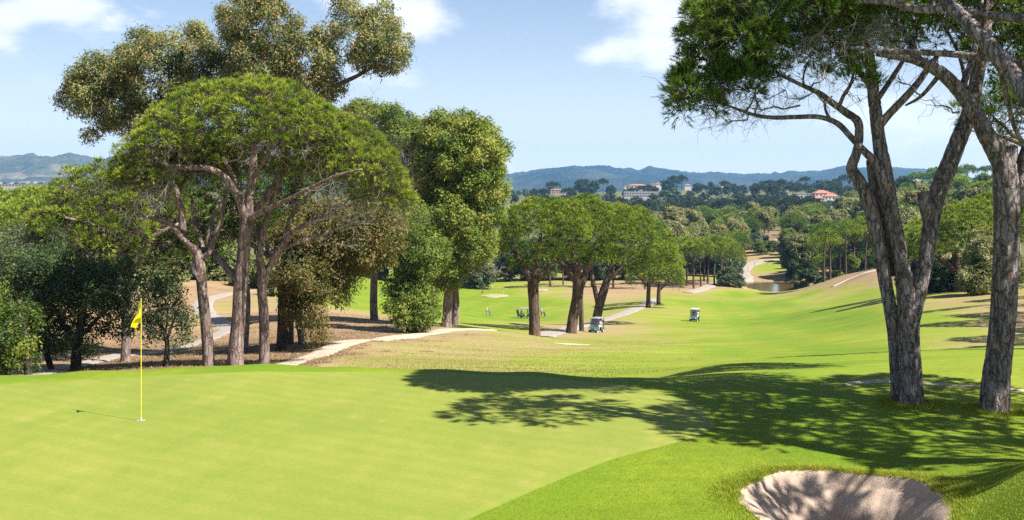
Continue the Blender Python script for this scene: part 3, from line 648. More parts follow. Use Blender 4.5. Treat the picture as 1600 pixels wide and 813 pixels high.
def needles(pos, d, tint, blades, length, width, rng, spread=0.75, base=0.45):
    """brushes of needles: one slim triangle per bunch."""
    n = len(pos); a = nrm(d[:, None] + rng.normal(0, spread * 0.55, (n, blades, 3)))
    t = rng.uniform(-0.5, 0.5, (n, blades, 1)) * length * 0.9
    b = pos[:, None] + d[:, None] * t
    L = length * rng.uniform(0.7, 1.15, (n, blades, 1))
    nv = d[:, None] * 0.5 + rng.normal(0, 0.45, (n, blades, 3)) + np.array([0, 0, 0.75]); s = nrm(np.cross(a, nv)) * width / 2
    V = np.stack([b - s, b + s, b + a * L], 2).reshape(-1, 3)
    f = np.arange(len(V)).reshape(-1, 3)
    T = base + tint[:, None] + rng.normal(0, 0.05, (n, blades)) + 0.45 * t[..., 0] / length
    return V, f, np.repeat(np.clip(T, 0, 1).ravel(), 3)
def leaves(pos, d, tint, per, length, width, rng, droop=0.4, scatter=0.25, base=0.4, special=0.0):
    """leaves that turn their faces outward and up to the light."""
    n = len(pos); c = pos[:, None] + rng.normal(0, scatter, (n, per, 3))
    nv = nrm(d[:, None] * 0.8 + rng.normal(0, 0.48, (n, per, 3)) + np.array([0, 0, 0.35]))
    a = rng.normal(0, 1.0, (n, per, 3)) + np.array([0, 0, -droop * 1.5]); a = nrm(a - nv * (a * nv).sum(-1, keepdims=True))
    L = length * rng.uniform(0.65, 1.2, (n, per, 1)); s = np.cross(nv, a) * width / 2 * L / length
    V = np.stack([c - s * 1.25, c + s * 1.25, c + a * L * 1.1], 2).reshape(-1, 3)
    f = np.arange(len(V)).reshape(-1, 3)
    T = base + tint[:, None] + rng.normal(0, 0.10, (n, per))
    if special: T = np.where((rng.random((n, 1)) < special) & (rng.random((n, per)) < 0.6), rng.uniform(0.72, 1.0, (n, per)), np.minimum(T, 0.66))
    return V, f, np.repeat(np.clip(T, 0, 1).ravel(), 3)

def limbs_to(p, nodes, nrad, rng, root, S=5, rmin=0.010, cap=0.06, wander=0.10, jn=5):
    """grow a thin branch to every clump from the nearest wood; each new branch can carry the next."""
    order = np.argsort(np.linalg.norm(p - root, axis=1)); NP = [np.asarray(nodes, float)]; NR = [np.asarray(nrad, float)]
    paths, rads = [], []; A = np.vstack(NP); B = np.concatenate(NR)
    for i in order:
        t = p[i]; v = t - A; dist = np.linalg.norm(v, axis=1)
        cost = dist + 1.2 * np.maximum(0, A[:, 2] - t[2] + 0.1) - 0.5 * np.log(np.maximum(B, 0.005) / 0.005) * 0.25
        k = int(np.argmin(cost)); a = A[k]; L = dist[k]
        if L < 0.05: continue
        tt = np.linspace(0, 1, S)[:, None]
        mid = (a + t) / 2 + rng.normal(0, wander, 3) * L + np.array([0, 0, -0.10 * L])
        path = (1 - tt) ** 2 * a + 2 * tt * (1 - tt) * mid + tt ** 2 * t
        path[1:-1] += rng.normal(0, 0.018, (S - 2, 3)) * L
        r0 = min(B[k] * 0.7, cap, 0.012 + 0.011 * L + rmin); r = np.linspace(r0, rmin * 0.6, S)
        paths.append(path); rads.append(r)
        A = np.vstack([A, path[1:]]); B = np.concatenate([B, r[1:]])
    return np.array(paths), np.array(rads)
def curls(start, d, length, rng, S=7, curl=0.35, r=0.008, droop=0.0):
    """bare, wandering twigs."""
    n = len(start); P_ = np.zeros((n, S, 3)); P_[:, 0] = start; a = nrm(d); step = length / (S - 1)
    L = np.broadcast_to(np.asarray(step), (n,))[:, None] * rng.uniform(0.6, 1.3, (n, 1))
    for i in range(1, S):
        a = nrm(a + rng.normal(0, curl, (n, 3)) + np.array([0, 0, -droop])); P_[:, i] = P_[:, i - 1] + a * L
    return P_, np.linspace(1, 0.25, S)[None] * r * np.ones((n, 1))
def wood_mesh(name, V, Fq, mat, parent, origin, kind='stuff', rng=RNG):
    n = len(V); tint = np.repeat(rng.uniform(0.2, 0.9, n // 3 + 1), 3)[:n]
    return mesh_np(name, V, Fq, mat, parent, smooth=True, attrs={'tint': tint}, origin=origin, kind=kind)

def limb_world(pts):
    """[(px,py,D,width px)...] -> points and radii, metres."""
    w = np.array([np.append(P(a, b, D), wd / 2 / F * D) for (a, b, D, wd) in pts]); return w
def limb_mesh(name, w, mat, parent, origin, n=12, sub=6, rough=0.08, flare=0.0, relief=0.0, seed=0):
    c = catmull(w, sub); pts, rad = c[:, :3], np.maximum(c[:, 3], 0.004)
    s = np.concatenate([[0], np.cumsum(np.linalg.norm(np.diff(pts, axis=0), axis=1))])
    ang = np.arange(n) / n * 2 * math.pi
    rr = rad[:, None] * (1 + rough * fbm(np.cos(ang)[None] * 1.6 + seed + 0 * s[:, None], np.sin(ang)[None] * 1.6 + s[:, None] / max(rad.max() * 4, .05), 3, 17 + seed))
    if flare: rr = rr * (1 + flare * np.exp(-s[:, None] / 0.35) * (1 + 0.35 * np.sin(ang * 4 + seed)[None]))
    if relief:                                                # plates of bark standing proud of the furrows
        u = ang[None] * (rad.mean() * 13) + 0.9 * vnoise(ang[None] * 2 + 0 * s[:, None], s[:, None] * 2.2, 5 + seed); v = s[:, None] * 3.0 + 0 * u
        gx, gy = np.floor(u), np.floor(v); best = np.full(u.shape, 9.0); sec = best.copy()
        per = max(1, round(2 * math.pi * rad.mean() * 13))
        for dx in (-1, 0, 1):
            for dy in (-1, 0, 1):
                cxx, cyy = gx + dx, gy + dy; hx = np.mod(cxx, per)
                d = np.hypot(cxx + 0.15 + 0.7 * hash2(hx, cyy, 3 + seed) - u, cyy + 0.15 + 0.7 * hash2(hx, cyy, 8 + seed) - v)
                m = d < best; sec = np.where(m, best, np.minimum(sec, d)); best = np.where(m, d, best)
        rr = rr + relief * (sstep(0.02, 0.22, sec - best) - 0.6) + relief * 0.5 * vnoise(u * 3, v * 7, 4)
    V, Fq = tube_np(pts, rr, n)
    caps = np.vstack([V, pts[-1:] + (pts[-1:] - pts[-2:-1]) * 0.3]); m = len(V); j = np.arange(n)
    fan = np.stack([m - n + j, m - n + (j + 1) % n, np.full(n, m)], 1)
    return mesh_np(name, caps, [Fq, fan], mat, parent, smooth=True, origin=origin), pts, rad

def pine(name, label, base, trunk, limbs, lobes, *, group=None, cat='tree', leaf=PINE, bark=BARK_FAR, nclump=300, cr=0.6, mind=0.6, per=34, blades=14, nl=0.17, nw=0.014, under=-0.2, fill=0.15, twigs=0, n_side=14, relief=0.0, seed=1, base_t=0.47, extra_clumps=None, limb_n=9, deadlen=0.7, hang=0.0, sub=4, twr=0.010):
    rng = np.random.default_rng(seed); t = thing(name, label, cat, base, group=group)
    nodes, nr = [], []
    w = limb_world(trunk); w[0, 2] = min(w[0, 2], base[2]) - 0.25
    _, pts, rad = limb_mesh('trunk', w, bark, t, base, n_side * (3 if relief else 1), 14 if relief else 8, 0.10, 0.07 if relief else 0.14, relief, seed)
    k0 = len(pts) // 2; nodes.append(pts[k0:]); nr.append(rad[k0:])
    for i, l in enumerate(limbs):
        _, pts, rad = limb_mesh('limb', limb_world(l), bark, t, base, limb_n * (3 if relief and l[0][3] > 18 else 1), 10 if relief and l[0][3] > 18 else 6, 0.12, 0, relief * 0.8 if l[0][3] > 18 else 0, seed + i + 1)
        a = len(pts) // 3; nodes.append(pts[a:]); nr.append(rad[a:])
    lb = lobes_px(lobes)
    if sub: lb = sublobes(lb, rng, sub, 0.40, 0.62, 0.90)
    p, nn = clumps_on(lb, nclump, rng, under, mind, fill, 0.9)
    if extra_clumps is not None:
        e = np.array([P(*x) for x in extra_clumps]); p = np.vstack([p, e]); nn = np.vstack([nn, np.tile([0, 0, 1.0], (len(e), 1))])
    nodes = np.vstack(nodes); nr = np.concatenate(nr)
    paths, rads = limbs_to(p, nodes, nr, rng, np.asarray(trunk and P(*trunk[-1][:3])), rmin=0.008)
    V, Fq = many_tubes(paths, rads, 4); wood_mesh('branches', V, Fq, WOOD_DARK, t, base)
    q, d, tint = tufts_in(p, nn, per, cr, rng, 1.0, 0.9, 0.8)
    V, f, T = needles(q, d, tint, blades, nl, nw, rng, base=base_t)
    # woody shoot behind each brush
    sel = rng.random(len(q)) < 0.16; c = np.repeat(p, per, 0)[sel] if len(q) == len(p) * per else q[sel]
    mesh_np('crown', V, f, leaf, t, attrs={'tint': T}, origin=base)
    tt = np.linspace(0, 1, 2)[None, :, None]; st = c[:, None] * (1 - tt) + q[sel][:, None] * tt
    st[:, 1] += rng.normal(0, 0.04, (len(st), 3)); V1, F1 = many_tubes(st, np.linspace(1, .5, 2)[None] * 0.007 * np.ones((len(st), 1)), 3)
    parts = [(V1, F1)]
    if twigs:                                                 # the bare inside of the umbrella
        k = rng.integers(0, len(paths), twigs); j = rng.integers(1, 4, twigs)
        s = paths[k, j]; dd = nrm(paths[k, j] - paths[k, j - 1]) + rng.normal(0, 0.7, (twigs, 3)) + np.array([0, 0, -0.45])
        cp, crr = curls(s, dd, deadlen * rng.uniform(0.4, 1.6, twigs), rng, 5, 0.42, twr, hang); parts.append(many_tubes(cp, crr, 3))
        k2 = rng.integers(0, twigs, twigs); s2 = cp[k2, rng.integers(2, 5, twigs)]
        cp2, cr2 = curls(s2, rng.normal(size=(twigs, 3)), deadlen * 0.5, rng, 3, 0.5, twr * 0.65, hang); parts.append(many_tubes(cp2, cr2, 3))
    V, Fs = cat_mesh(parts); wood_mesh('twigs', V, np.vstack(Fs), WOOD_DARK, t, base)
    return t
def dead_twigs(t, base, starts, n, length, spread, seed, droop=0.25, r=0.008):
    """grey dead sprays on a pine."""
    rng = np.random.default_rng(seed); parts = []
    for (a, b) in starts:
        A, B = P(*a), P(*b); k = np.linspace(0, 1, 8)[:, None]; main = A * (1 - k) + B * k; main[1:-1] += rng.normal(0, 0.05, (6, 3)) * np.linalg.norm(B - A)
        parts.append(many_tubes(main[None], np.linspace(0.022, 0.007, 8)[None], 5))
        s = main[rng.integers(1, 8, n)]; d = nrm(B - A) * 0.5 + rng.normal(0, spread, (n, 3))
        cp, cr_ = curls(s, d, length * rng.uniform(0.5, 1.4, n), rng, 7, 0.38, r, droop); parts.append(many_tubes(cp, cr_, 3))
        s2 = cp[rng.integers(0, n, n * 2), rng.integers(2, 7, n * 2)]
        cp, cr_ = curls(s2, rng.normal(size=(n * 2, 3)), length * 0.45, rng, 5, 0.4, r * 0.6, droop); parts.append(many_tubes(cp, cr_, 3))
    V, Fs = cat_mesh(parts); wood_mesh('dead_twigs', V, np.vstack(Fs), WOOD_GREY, t, base)

def leafy(name, label, base, stems, lobes, *, group=None, cat='tree', leaf=BROAD, bark=BARK_OAK, nclump=200, cr=0.8, mind=0.8, per=18, lper=8, ll=0.24, lw=0.10, under=-0.9, fill=0.3, droop=0.4, special=0.0, seed=1, base_t=0.4, scatter=0.22, n_side=10, drop=0.10, sub=9):
    rng = np.random.default_rng(seed); t = thing(name, label, cat, base, group=group); nodes, nr = [], []
    for i, s in enumerate(stems):
        w = limb_world(s)
        if i == 0: w[0, 2] = min(w[0, 2], base[2]) - 0.25
        _, pts, rad = limb_mesh('trunk' if i == 0 else 'limb', w, bark, t, base, n_side, 6, 0.12, 0.25 if i == 0 else 0, 0, seed + i)
        nodes.append(pts[len(pts) // 3:]); nr.append(rad[len(pts) // 3:])
    lb = lobes_px(lobes)
    if sub: lb = sublobes(lb, rng, sub)
    p, nn = clumps_on(lb, nclump, rng, under, mind, fill, 0.95, drop)
    if nodes:
        paths, rads = limbs_to(p, np.vstack(nodes), np.concatenate(nr), rng, nodes[0][0], rmin=0.012, cap=0.10)
        V, Fq = many_tubes(paths, rads, 4); wood_mesh('branches', V, Fq, WOOD_DARK, t, base)
    q, d, tint = tufts_in(p, nn, per, cr, rng, 0.15, 0.85, 0.5)
    V, f, T = leaves(q, d, tint, lper, ll, lw, rng, droop, scatter, base_t, special)
    mesh_np('crown', V, f, leaf, t, attrs={'tint': T}, origin=base)
    return t

# ------------------------------------------------------------------ the two pines on the right, and the one outside the frame that leans in
bR1 = at(1424, 22.0)
D = 22.0
R1 = pine('stone_pine', 'tall pine at right whose trunk forks into several leaning stems', bR1,
    [(1423, 634, D, 41), (1422, 585, D, 35), (1420, 530, D, 32), (1420, 485, D, 34), (1418, 465, D, 32), (1410, 420, D, 24), (1401, 370, D, 23), (1391, 320, D, 22), (1381, 265, D, 24), (1373, 215, D, 20), (1367, 165, D, 19), (1361, 110, D, 16), (1356, 60, D, 13), (1350, 15, D, 9)],
    [[(1405, 632, D + .15, 25), (1402, 590, D + .15, 21), (1397, 520, D + .15, 20), (1385, 450, D + .1, 20), (1373, 385, D + .1, 21), (1360, 325, D + .1, 21), (1343, 283, D + .1, 18), (1331, 264, D + .1, 17), (1338, 240, D + .1, 14), (1342, 215, D + .1, 13), (1340, 190, D + .1, 13), (1322, 176, D + .05, 12), (1302, 162, D, 10), (1280, 146, D - .1, 8), (1250, 132, D - .2, 6), (1215, 115, D - .3, 4)],
     [(1424, 500, D - .05, 25), (1436, 450, D - .05, 25), (1447, 405, D, 24), (1455, 350, D, 25), (1463, 310, D + .1, 26), (1478, 270, D + .2, 27), (1497, 222, D + .3, 25), (1513, 180, D + .4, 23), (1525, 130, D + .5, 21), (1536, 70, D + .6, 18), (1545, 5, D + .8, 15), (1550, -80, D + 1, 9)],
     [(1454, 345, D, 22), (1446, 318, D - .1, 20), (1442, 300, D - .1, 17)],
     [(1398, 430, D + .3, 22), (1378, 365, D + .35, 20), (1369, 310, D + .4, 17), (1364, 275, D + .4, 15), (1360, 250, D + .4, 13)],
     [(1384, 285, D - .1, 17), (1368, 255, D - .15, 15), (1350, 236, D - .2, 12), (1330, 215, D - .2, 10), (1308, 193, D - .2, 9), (1280, 183, D - .3, 8), (1245, 183, D - .3, 7.5), (1210, 184, D - .4, 7), (1180, 180, D - .4, 6), (1150, 170, D - .5, 4), (1120, 158, D - .6, 3)],
     [(1372, 200, D, 14), (1388, 180, D - .05, 13), (1412, 155, D - .1, 12), (1434, 130, D - .1, 11), (1448, 110, D - .1, 10), (1470, 80, D - .1, 7)],
     [(1310, 170, D, 7), (1318, 150, D - .1, 6), (1330, 130, D - .2, 5), (1335, 105, D - .2, 3)],
     [(1300, 192, D - .2, 5), (1290, 172, D - .2, 4.5), (1288, 150, D - .2, 3)],
     [(1364, 140, D, 10), (1340, 110, D + .4, 8), (1310, 75, D + .8, 6), (1270, 40, D + 1, 4)],
     [(1368, 160, D, 9), (1395, 120, D + .8, 8), (1420, 80, D + 1.4, 6), (1440, 40, D + 2, 4)]],
    [(1092, 138, 21.6, 40, 0.8, 50), (1082, 165, 21.5, 34, .6, 30), (1140, 130, 21.6, 58, 1.0, 44), (1150, 60, 21.6, 88, 1.5, 92), (1235, 0, 21.8, 120, 2.0, 118), (1370, -115, 22, 190, 2.4, 110), (1330, 50, 24.6, 130, 1.2, 62), (1200, 20, 23.5, 110, 1.6, 90), (1225, 88, 22.8, 110, 1.3, 48), (1300, 45, 22.8, 70, 1.2, 50)],
    leaf=PINE_DARK, bark=BARK, nclump=720, cr=0.30, mind=0.37, per=46, blades=17, nl=0.13, nw=0.0125, under=-0.55, fill=0.55, twigs=2600, n_side=16, relief=0.011, seed=3, deadlen=0.55, twr=0.007,
    extra_clumps=[(1338, 108, 21.2), (1352, 118, 21.3), (1290, 122, 21.2), (1305, 12, 20.9), (1322, 25, 20.9), (1365, 138, 21.4), (1328, 135, 21.1)])
dead_twigs(R1, bR1, [((1345, 25, 21), (1290, 120, 20.6)), ((1365, 30, 21), (1395, 75, 20.7)), ((1300, 30, 21), (1250, 80, 20.7)), ((1385, 20, 21), (1350, 65, 20.7))], 60, 0.55, 0.6, 5, 0.22, 0.005)
dead_twigs(R1, bR1, [((1300, 150, 21.6), (1210, 150, 21.2)), ((1250, 165, 21.6), (1150, 170, 21.2)), ((1200, 182, 21.6), (1110, 185, 21.2)), ((1190, 140, 21.6), (1100, 150, 21.2))], 50, 0.55, 0.4, 6, 0.02, 0.005)

bR2 = at(1553, 21.4); D = 21.4
R2 = pine('stone_pine', 'thick pine trunk with reddish bark plates at the right edge, bending left at its top', bR2,
    [(1553, 646, D, 45), (1556, 600, D, 41), (1563, 540, D, 38), (1569, 470, D, 38), (1572, 410, D, 38), (1573, 350, D, 37), (1572, 300, D, 38), (1569, 262, D, 36), (1560, 240, D, 34), (1544, 216, D - .1, 27), (1526, 182, D - .1, 24), (1505, 150, D - .1, 22), (1482, 124, D - .1, 20), (1458, 106, D - .1, 18), (1430, 94, D - .1, 14), (1400, 88, D - .1, 11), (1370, 84, D - .1, 8)],
    [[(1568, 262, D, 30), (1574, 238, D, 30), (1578, 226, D, 22)],
     [(1576, 345, D + .1, 27), (1589, 300, D + .1, 26), (1600, 260, D + .15, 25), (1622, 190, D + .3, 22), (1650, 90, D + .5, 17), (1670, 0, D + .7, 11)],
     [(1500, 145, D, 12), (1520, 90, D + .6, 10), (1530, 30, D + 1, 8), (1540, -60, D + 1.5, 5)],
     [(1440, 98, D, 9), (1420, 60, D + .5, 7), (1390, 20, D + 1, 5)],
     [(1470, 115, D, 8), (1440, 150, D + .5, 6), (1415, 165, D + .8, 3)],
     [(1545, 218, D, 9), (1515, 160, D + 1, 7), (1500, 90, D + 2, 6), (1470, 30, D + 3, 4)]],
    [(1500, -150, 21.5, 200, 2.3, 120), (1470, 20, 26, 150, 1.5, 75), (1650, -70, 21.8, 160, 2.2, 130), (1620, 70, 26, 120, 1.5, 80)],
    leaf=PINE_DARK, bark=BARK, nclump=480, cr=0.42, mind=0.42, per=36, blades=11, nl=0.13, nw=0.030, under=-0.6, fill=0.45, twigs=2200, n_side=16, relief=0.012, seed=4, deadlen=1.0, twr=0.007)
dead_twigs(R2, bR2, [((1500, 175, 21.3), (1445, 158, 21.2)), ((1440, 150, 21.8), (1400, 120, 21.8))], 9, 0.45, 0.45, 8, 0.0, 0.007)

bR3 = np.array([9.6, 15.5, 0.0]); bR3[2] = gz(bR3[0], bR3[1])
def W2(p): # world point -> (column,row,metres)
    return (CX + p[0] / p[1] * F, HY + (CAMZ - p[2]) / p[1] * F, p[1])
_a = W2((9.6, 15.5, 0.0)); _b = W2((9.3, 15.6, 2.5)); _c = W2((9.0, 15.8, 4.2))
R3 = pine('stone_pine', 'pine standing beyond the right edge whose rusty limb leans in across the upper right corner', bR3,
    [(*_a, 70), (*_b, 58), (*_c, 50), (1660, 235, 16.6, 36), (1625, 175, 16.9, 32), (1592, 130, 17.2, 27), (1560, 88, 17.4, 25), (1528, 52, 17.6, 23), (1500, 22, 17.8, 20), (1478, 2, 18, 17), (1450, -30, 18, 12)],
    [[(1700, 128, 17, 16), (1640, 112, 17.4, 14), (1570, 95, 17.8, 12), (1500, 86, 18.2, 11), (1440, 82, 18.6, 10), (1380, 80, 18.9, 8), (1325, 74, 19.2, 5)],
     [(1690, 45, 17, 15), (1620, 32, 17.4, 14), (1550, 24, 17.8, 12), (1490, 14, 18.2, 10), (1460, 12, 18.4, 8)],
     [(1490, 8, 18, 13), (1462, 14, 18.2, 14), (1430, 14, 18.4, 12), (1390, 4, 18.7, 10), (1340, 2, 19, 6)],
     [(1560, 100, 17.4, 8), (1575, 160, 17.6, 8), (1590, 210, 17.8, 7), (1620, 250, 18, 6)],
     [(*_c, 14), W2((10.2, 14.2, 6.4)) + (11,), W2((10.5, 12.8, 7.4)) + (8,), W2((10.7, 11.9, 7.9)) + (5,)],
     [(*_c, 30), W2((10.8, 15.6, 6.0)) + (24,), W2((11.8, 15.6, 7.4)) + (16,)]],
    [(*W2((10.7, 11.7, 8.0)), 130, 0.8, 70), (*W2((12.9, 11.2, 8.2)), 150, 0.9, 70), (*W2((10.9, 16.7, 8.4)), 215, 1.9, 105), (*W2((13.2, 16.3, 8.7)), 270, 2.3, 110), (*W2((16.0, 16.6, 8.3)), 270, 2.5, 110), (*W2((12.0, 19.0, 8.7)), 180, 2.0, 90), (*W2((15.0, 19.6, 8.5)), 190, 2.2, 90), (*W2((13.8, 14.3, 8.4)), 240, 1.7, 100), (*W2((7.4, 17.6, 9.2)), 140, 1.3, 70)],
    leaf=PINE_DARK, bark=BARK, nclump=620, cr=0.50, mind=0.46, per=24, blades=8, nl=0.22, nw=0.066, under=-0.2, fill=0.25, twigs=250, n_side=14, relief=0.010, seed=5)
bR4 = at(1690, 33)
pine('stone_pine', 'dark pine crown showing behind the trunks at the right edge above the horizon', bR4,
    [(1690, 560, 33, 34), (1685, 420, 33, 30), (1670, 300, 33, 26), (1650, 240, 33, 20), (1630, 200, 33, 12)],
    [[(1665, 290, 33, 14), (1620, 240, 33, 10), (1570, 215, 33, 6), (1530, 205, 33, 3)], [(1655, 250, 33, 12), (1600, 225, 33.5, 8), (1560, 190, 33.5, 4)]],
    [(1540, 195, 33, 42, 1.2, 36), (1600, 180, 33, 75, 2, 55), (1690, 150, 33, 110, 2.5, 85)],
    leaf=PINE_DARK, nclump=150, cr=0.42, mind=0.42, per=28, blades=16, nl=0.17, nw=0.013, under=-0.4, fill=0.2, twigs=700, seed=6)

# ------------------------------------------------------------------ the pines left of the green
def gp(px, D): return at(px, D)
D = 48.0
bA = gp(367, D)
A1 = pine('stone_pine', 'tallest umbrella pine left of the green with the broad bright green dome', bA,
    [(367, 580, D, 26), (369, 540, D, 23), (373, 490, D, 21), (376, 440, D, 21), (380, 400, D, 20), (384, 360, D, 20), (387, 335, D, 19), (391, 300, D, 14), (396, 262, D, 12), (397, 225, D, 9), (400, 190, D, 6)],
    [[(383, 345, D, 15), (376, 318, D - .3, 12), (365, 296, D - .5, 11), (348, 274, D - .8, 10), (322, 263, D - 1.2, 9), (290, 262, D - 1.6, 8), (262, 258, D - 2, 7), (240, 245, D - 2.2, 5)],
     [(388, 345, D, 14), (404, 325, D + .2, 12), (418, 306, D + .4, 11), (432, 283, D + .6, 10), (442, 255, D + .8, 9), (452, 222, D + 1, 6)],
     [(392, 340, D - .2, 10), (420, 326, D - .8, 8), (450, 312, D - 1.4, 7), (485, 294, D - 2, 6), (525, 275, D - 2.6, 5), (565, 265, D - 3, 4)],
     [(374, 440, D + .3, 12), (355, 420, D + .5, 11), (340, 402, D + .7, 10), (325, 385, D + .9, 8), (330, 350, D + 1.2, 7), (345, 310, D + 1.5, 6)],
     [(386, 330, D + .3, 9), (372, 290, D + 1.2, 8), (350, 250, D + 2, 6), (330, 210, D + 2.6, 4)],
     [(394, 280, D, 8), (420, 240, D - 1, 6), (440, 200, D - 1.8, 4)]],
    [(395, 212, D, 128, 3.9, 88), (420, 205, D - 1.5, 105, 3.0, 76), (285, 225, D - .5, 68, 2.8, 62), (345, 190, D + 1, 90, 3, 60), (225, 270, D - 1, 44, 1.7, 60), (485, 232, D + .5, 70, 3, 72), (330, 262, D + 3.6, 90, 1.6, 60), (450, 255, D + 3.8, 90, 1.6, 60), (400, 225, D - 3.2, 60, 1.2, 30)],
    nclump=1300, cr=0.30, mind=0.41, per=30, blades=9, nl=0.16, nw=0.028, under=-0.2, fill=0.14, sub=0, twigs=3600, twr=0.014, seed=21, base_t=0.50,
    extra_clumps=[(214, 318, 46.8), (206, 340, 46.8), (222, 330, 46.6), (198, 325, 47), (232, 300, 46.6)])
dead_twigs(A1, bA, [((275, 262, 46.2), (215, 310, 45.6)), ((285, 258, 46.2), (240, 330, 45.4)), ((262, 258, 46.2), (205, 340, 45.8)), ((300, 262, 46.5), (262, 225, 45.8))], 26, 0.9, 0.5, 15, 0.15, 0.012)
dead_twigs(A1, bA, [((470, 300, 46), (520, 285, 45.2)), ((430, 250, 46), (480, 235, 45)), ((350, 250, 46), (390, 255, 45))], 14, 0.7, 0.6, 16, 0.1, 0.010)
bB = gp(325, D + .4); D2 = D + .4
pine('stone_pine', 'left pine of the trio by the green, its trunk forking low under the dome', bB,
    [(327, 582, D2, 21), (325, 545, D2, 18), (321, 500, D2, 17), (316, 455, D2, 16), (312, 415, D2, 16), (308, 396, D2, 15), (296, 382, D2, 12), (286, 365, D2, 12), (284, 330, D2, 11), (276, 300, D2, 8), (270, 280, D2, 5)],
    [[(302, 388, D2, 10), (284, 372, D2 - .3, 9), (266, 350, D2 - .6, 8), (240, 342, D2 - 1, 6), (215, 336, D2 - 1.2, 4)],
     [(312, 405, D2, 11), (326, 395, D2, 9), (336, 372, D2 + .2, 9), (345, 345, D2 + .4, 8), (352, 310, D2 + .6, 6)],
     [(313, 440, D2 - .2, 10), (303, 425, D2 - .3, 9), (300, 412, D2 - .3, 7)],
     [(320, 395, D2 + .2, 8), (305, 350, D2 + 1.4, 7), (300, 310, D2 + 2, 5)]],
    [(245, 285, D2 + 1.5, 62, 2.4, 48), (300, 262, D2 + 2.5, 70, 2.2, 46)],
    nclump=340, cr=0.30, mind=0.42, sub=0, per=30, blades=13, nl=0.19, nw=0.024, under=-0.1, fill=0.1, twigs=1600, seed=22, deadlen=1.2)
bC = gp(412, D + .8); D3 = D + .8
C1 = pine('stone_pine', 'right pine of the trio by the green, its boughs sweeping out to the right', bC,
    [(413, 582, D3, 19), (413, 540, D3, 16), (412, 490, D3, 15), (409, 450, D3, 15), (409, 425, D3, 15), (406, 400, D3, 11), (410, 370, D3, 10), (420, 330, D3, 9), (432, 295, D3, 8), (446, 262, D3, 6)],
    [[(413, 440, D3, 12), (420, 420, D3, 11), (432, 398, D3 - .2, 10), (448, 375, D3 - .4, 9), (470, 355, D3 - .8, 8), (505, 338, D3 - 1.2, 7), (545, 322, D3 - 1.6, 5), (585, 318, D3 - 2, 4)],
     [(422, 415, D3, 9), (450, 385, D3 + .4, 8), (490, 372, D3 + .8, 7), (540, 352, D3 + 1.2, 5), (590, 345, D3 + 1.4, 4)],
     [(440, 385, D3, 8), (460, 330, D3 + .4, 7), (495, 295, D3 + .6, 6), (530, 262, D3 + .8, 4)],
     [(410, 385, D3, 7), (395, 350, D3 + 1, 6), (390, 310, D3 + 1.6, 4)]],
    [(525, 255, D3 + .5, 85, 3.2, 72), (590, 300, D3, 46, 2.4, 44), (560, 270, D3 - 1, 66, 2.2, 50), (470, 215, D3 + 2, 70, 2.4, 56), (610, 312, D3 - .6, 30, 1.4, 34)],
    nclump=800, cr=0.30, mind=0.42, sub=0, per=30, blades=13, nl=0.19, nw=0.024, under=-0.2, fill=0.15, twigs=2800, seed=23, deadlen=1.3, base_t=0.45)
dead_twigs(C1, bC, [((480, 350, 47.5), (570, 345, 46.8)), ((500, 330, 47.4), (590, 320, 46.6)), ((460, 360, 47.5), (545, 385, 47)), ((450, 330, 47.5), (520, 310, 46.8))], 22, 0.9, 0.5, 18, 0.1, 0.010)

bX = gp(200, 60)
pine('stone_pine', 'dark shaded pine with low drooping boughs left of the bright umbrella pine', bX,
    [(196, 560, 60, 15), (198, 500, 60, 14), (202, 440, 60, 13), (203, 390, 60, 12), (190, 340, 60, 9), (170, 300, 60, 5)],
    [[(205, 430, 60, 10), (170, 410, 59, 8), (130, 400, 58, 6), (85, 405, 57, 4)], [(206, 400, 60, 10), (180, 370, 59, 8), (140, 350, 58, 6), (100, 340, 57, 4)], [(207, 400, 60, 10), (240, 370, 60, 8), (280, 350, 60, 5)],
     [(207, 440, 60, 9), (160, 435, 58.5, 7), (110, 432, 57.5, 5)]],
    [(150, 318, 60, 68, 3, 60), (110, 350, 59, 58, 2.4, 50), (215, 330, 62, 80, 3, 55), (150, 395, 59, 78, 2.4, 40), (180, 360, 58.5, 60, 2, 60)],
    leaf=PINE, nclump=620, cr=0.46, mind=0.66, per=40, blades=8, nl=0.19, nw=0.042, under=-0.4, fill=0.3, twigs=3000, seed=24, deadlen=1.1, twr=0.013, base_t=0.42)

pine('stone_pine', 'shaded pine crown filling the gap behind the bright umbrella dome', gp(474, 66),
    [(474, 550, 66, 11), (462, 480, 66, 10), (432, 410, 66, 10), (395, 350, 66, 9), (365, 310, 66, 6)], [[(432, 410, 66, 8), (380, 375, 66, 7), (310, 350, 66, 5), (265, 335, 66, 3)], [(432, 405, 66, 8), (430, 350, 66, 6), (440, 320, 66, 4)]],
    [(300, 322, 66, 90, 3.0, 44), (262, 392, 66, 72, 2.5, 36), (335, 360, 67, 70, 2.5, 46), (400, 310, 66.5, 85, 3.0, 50), (250, 350, 65.5, 60, 2.4, 40), (350, 270, 67, 100, 3, 40), (440, 345, 65.5, 60, 2.4, 36), (500, 292, 66, 62, 2.5, 36)],
    leaf=PINE_DARK, nclump=520, cr=0.55, mind=0.66, per=26, blades=8, nl=0.24, nw=0.06, under=-0.7, fill=0.4, twigs=2600, seed=25, deadlen=1.2, twr=0.014, base_t=0.36)
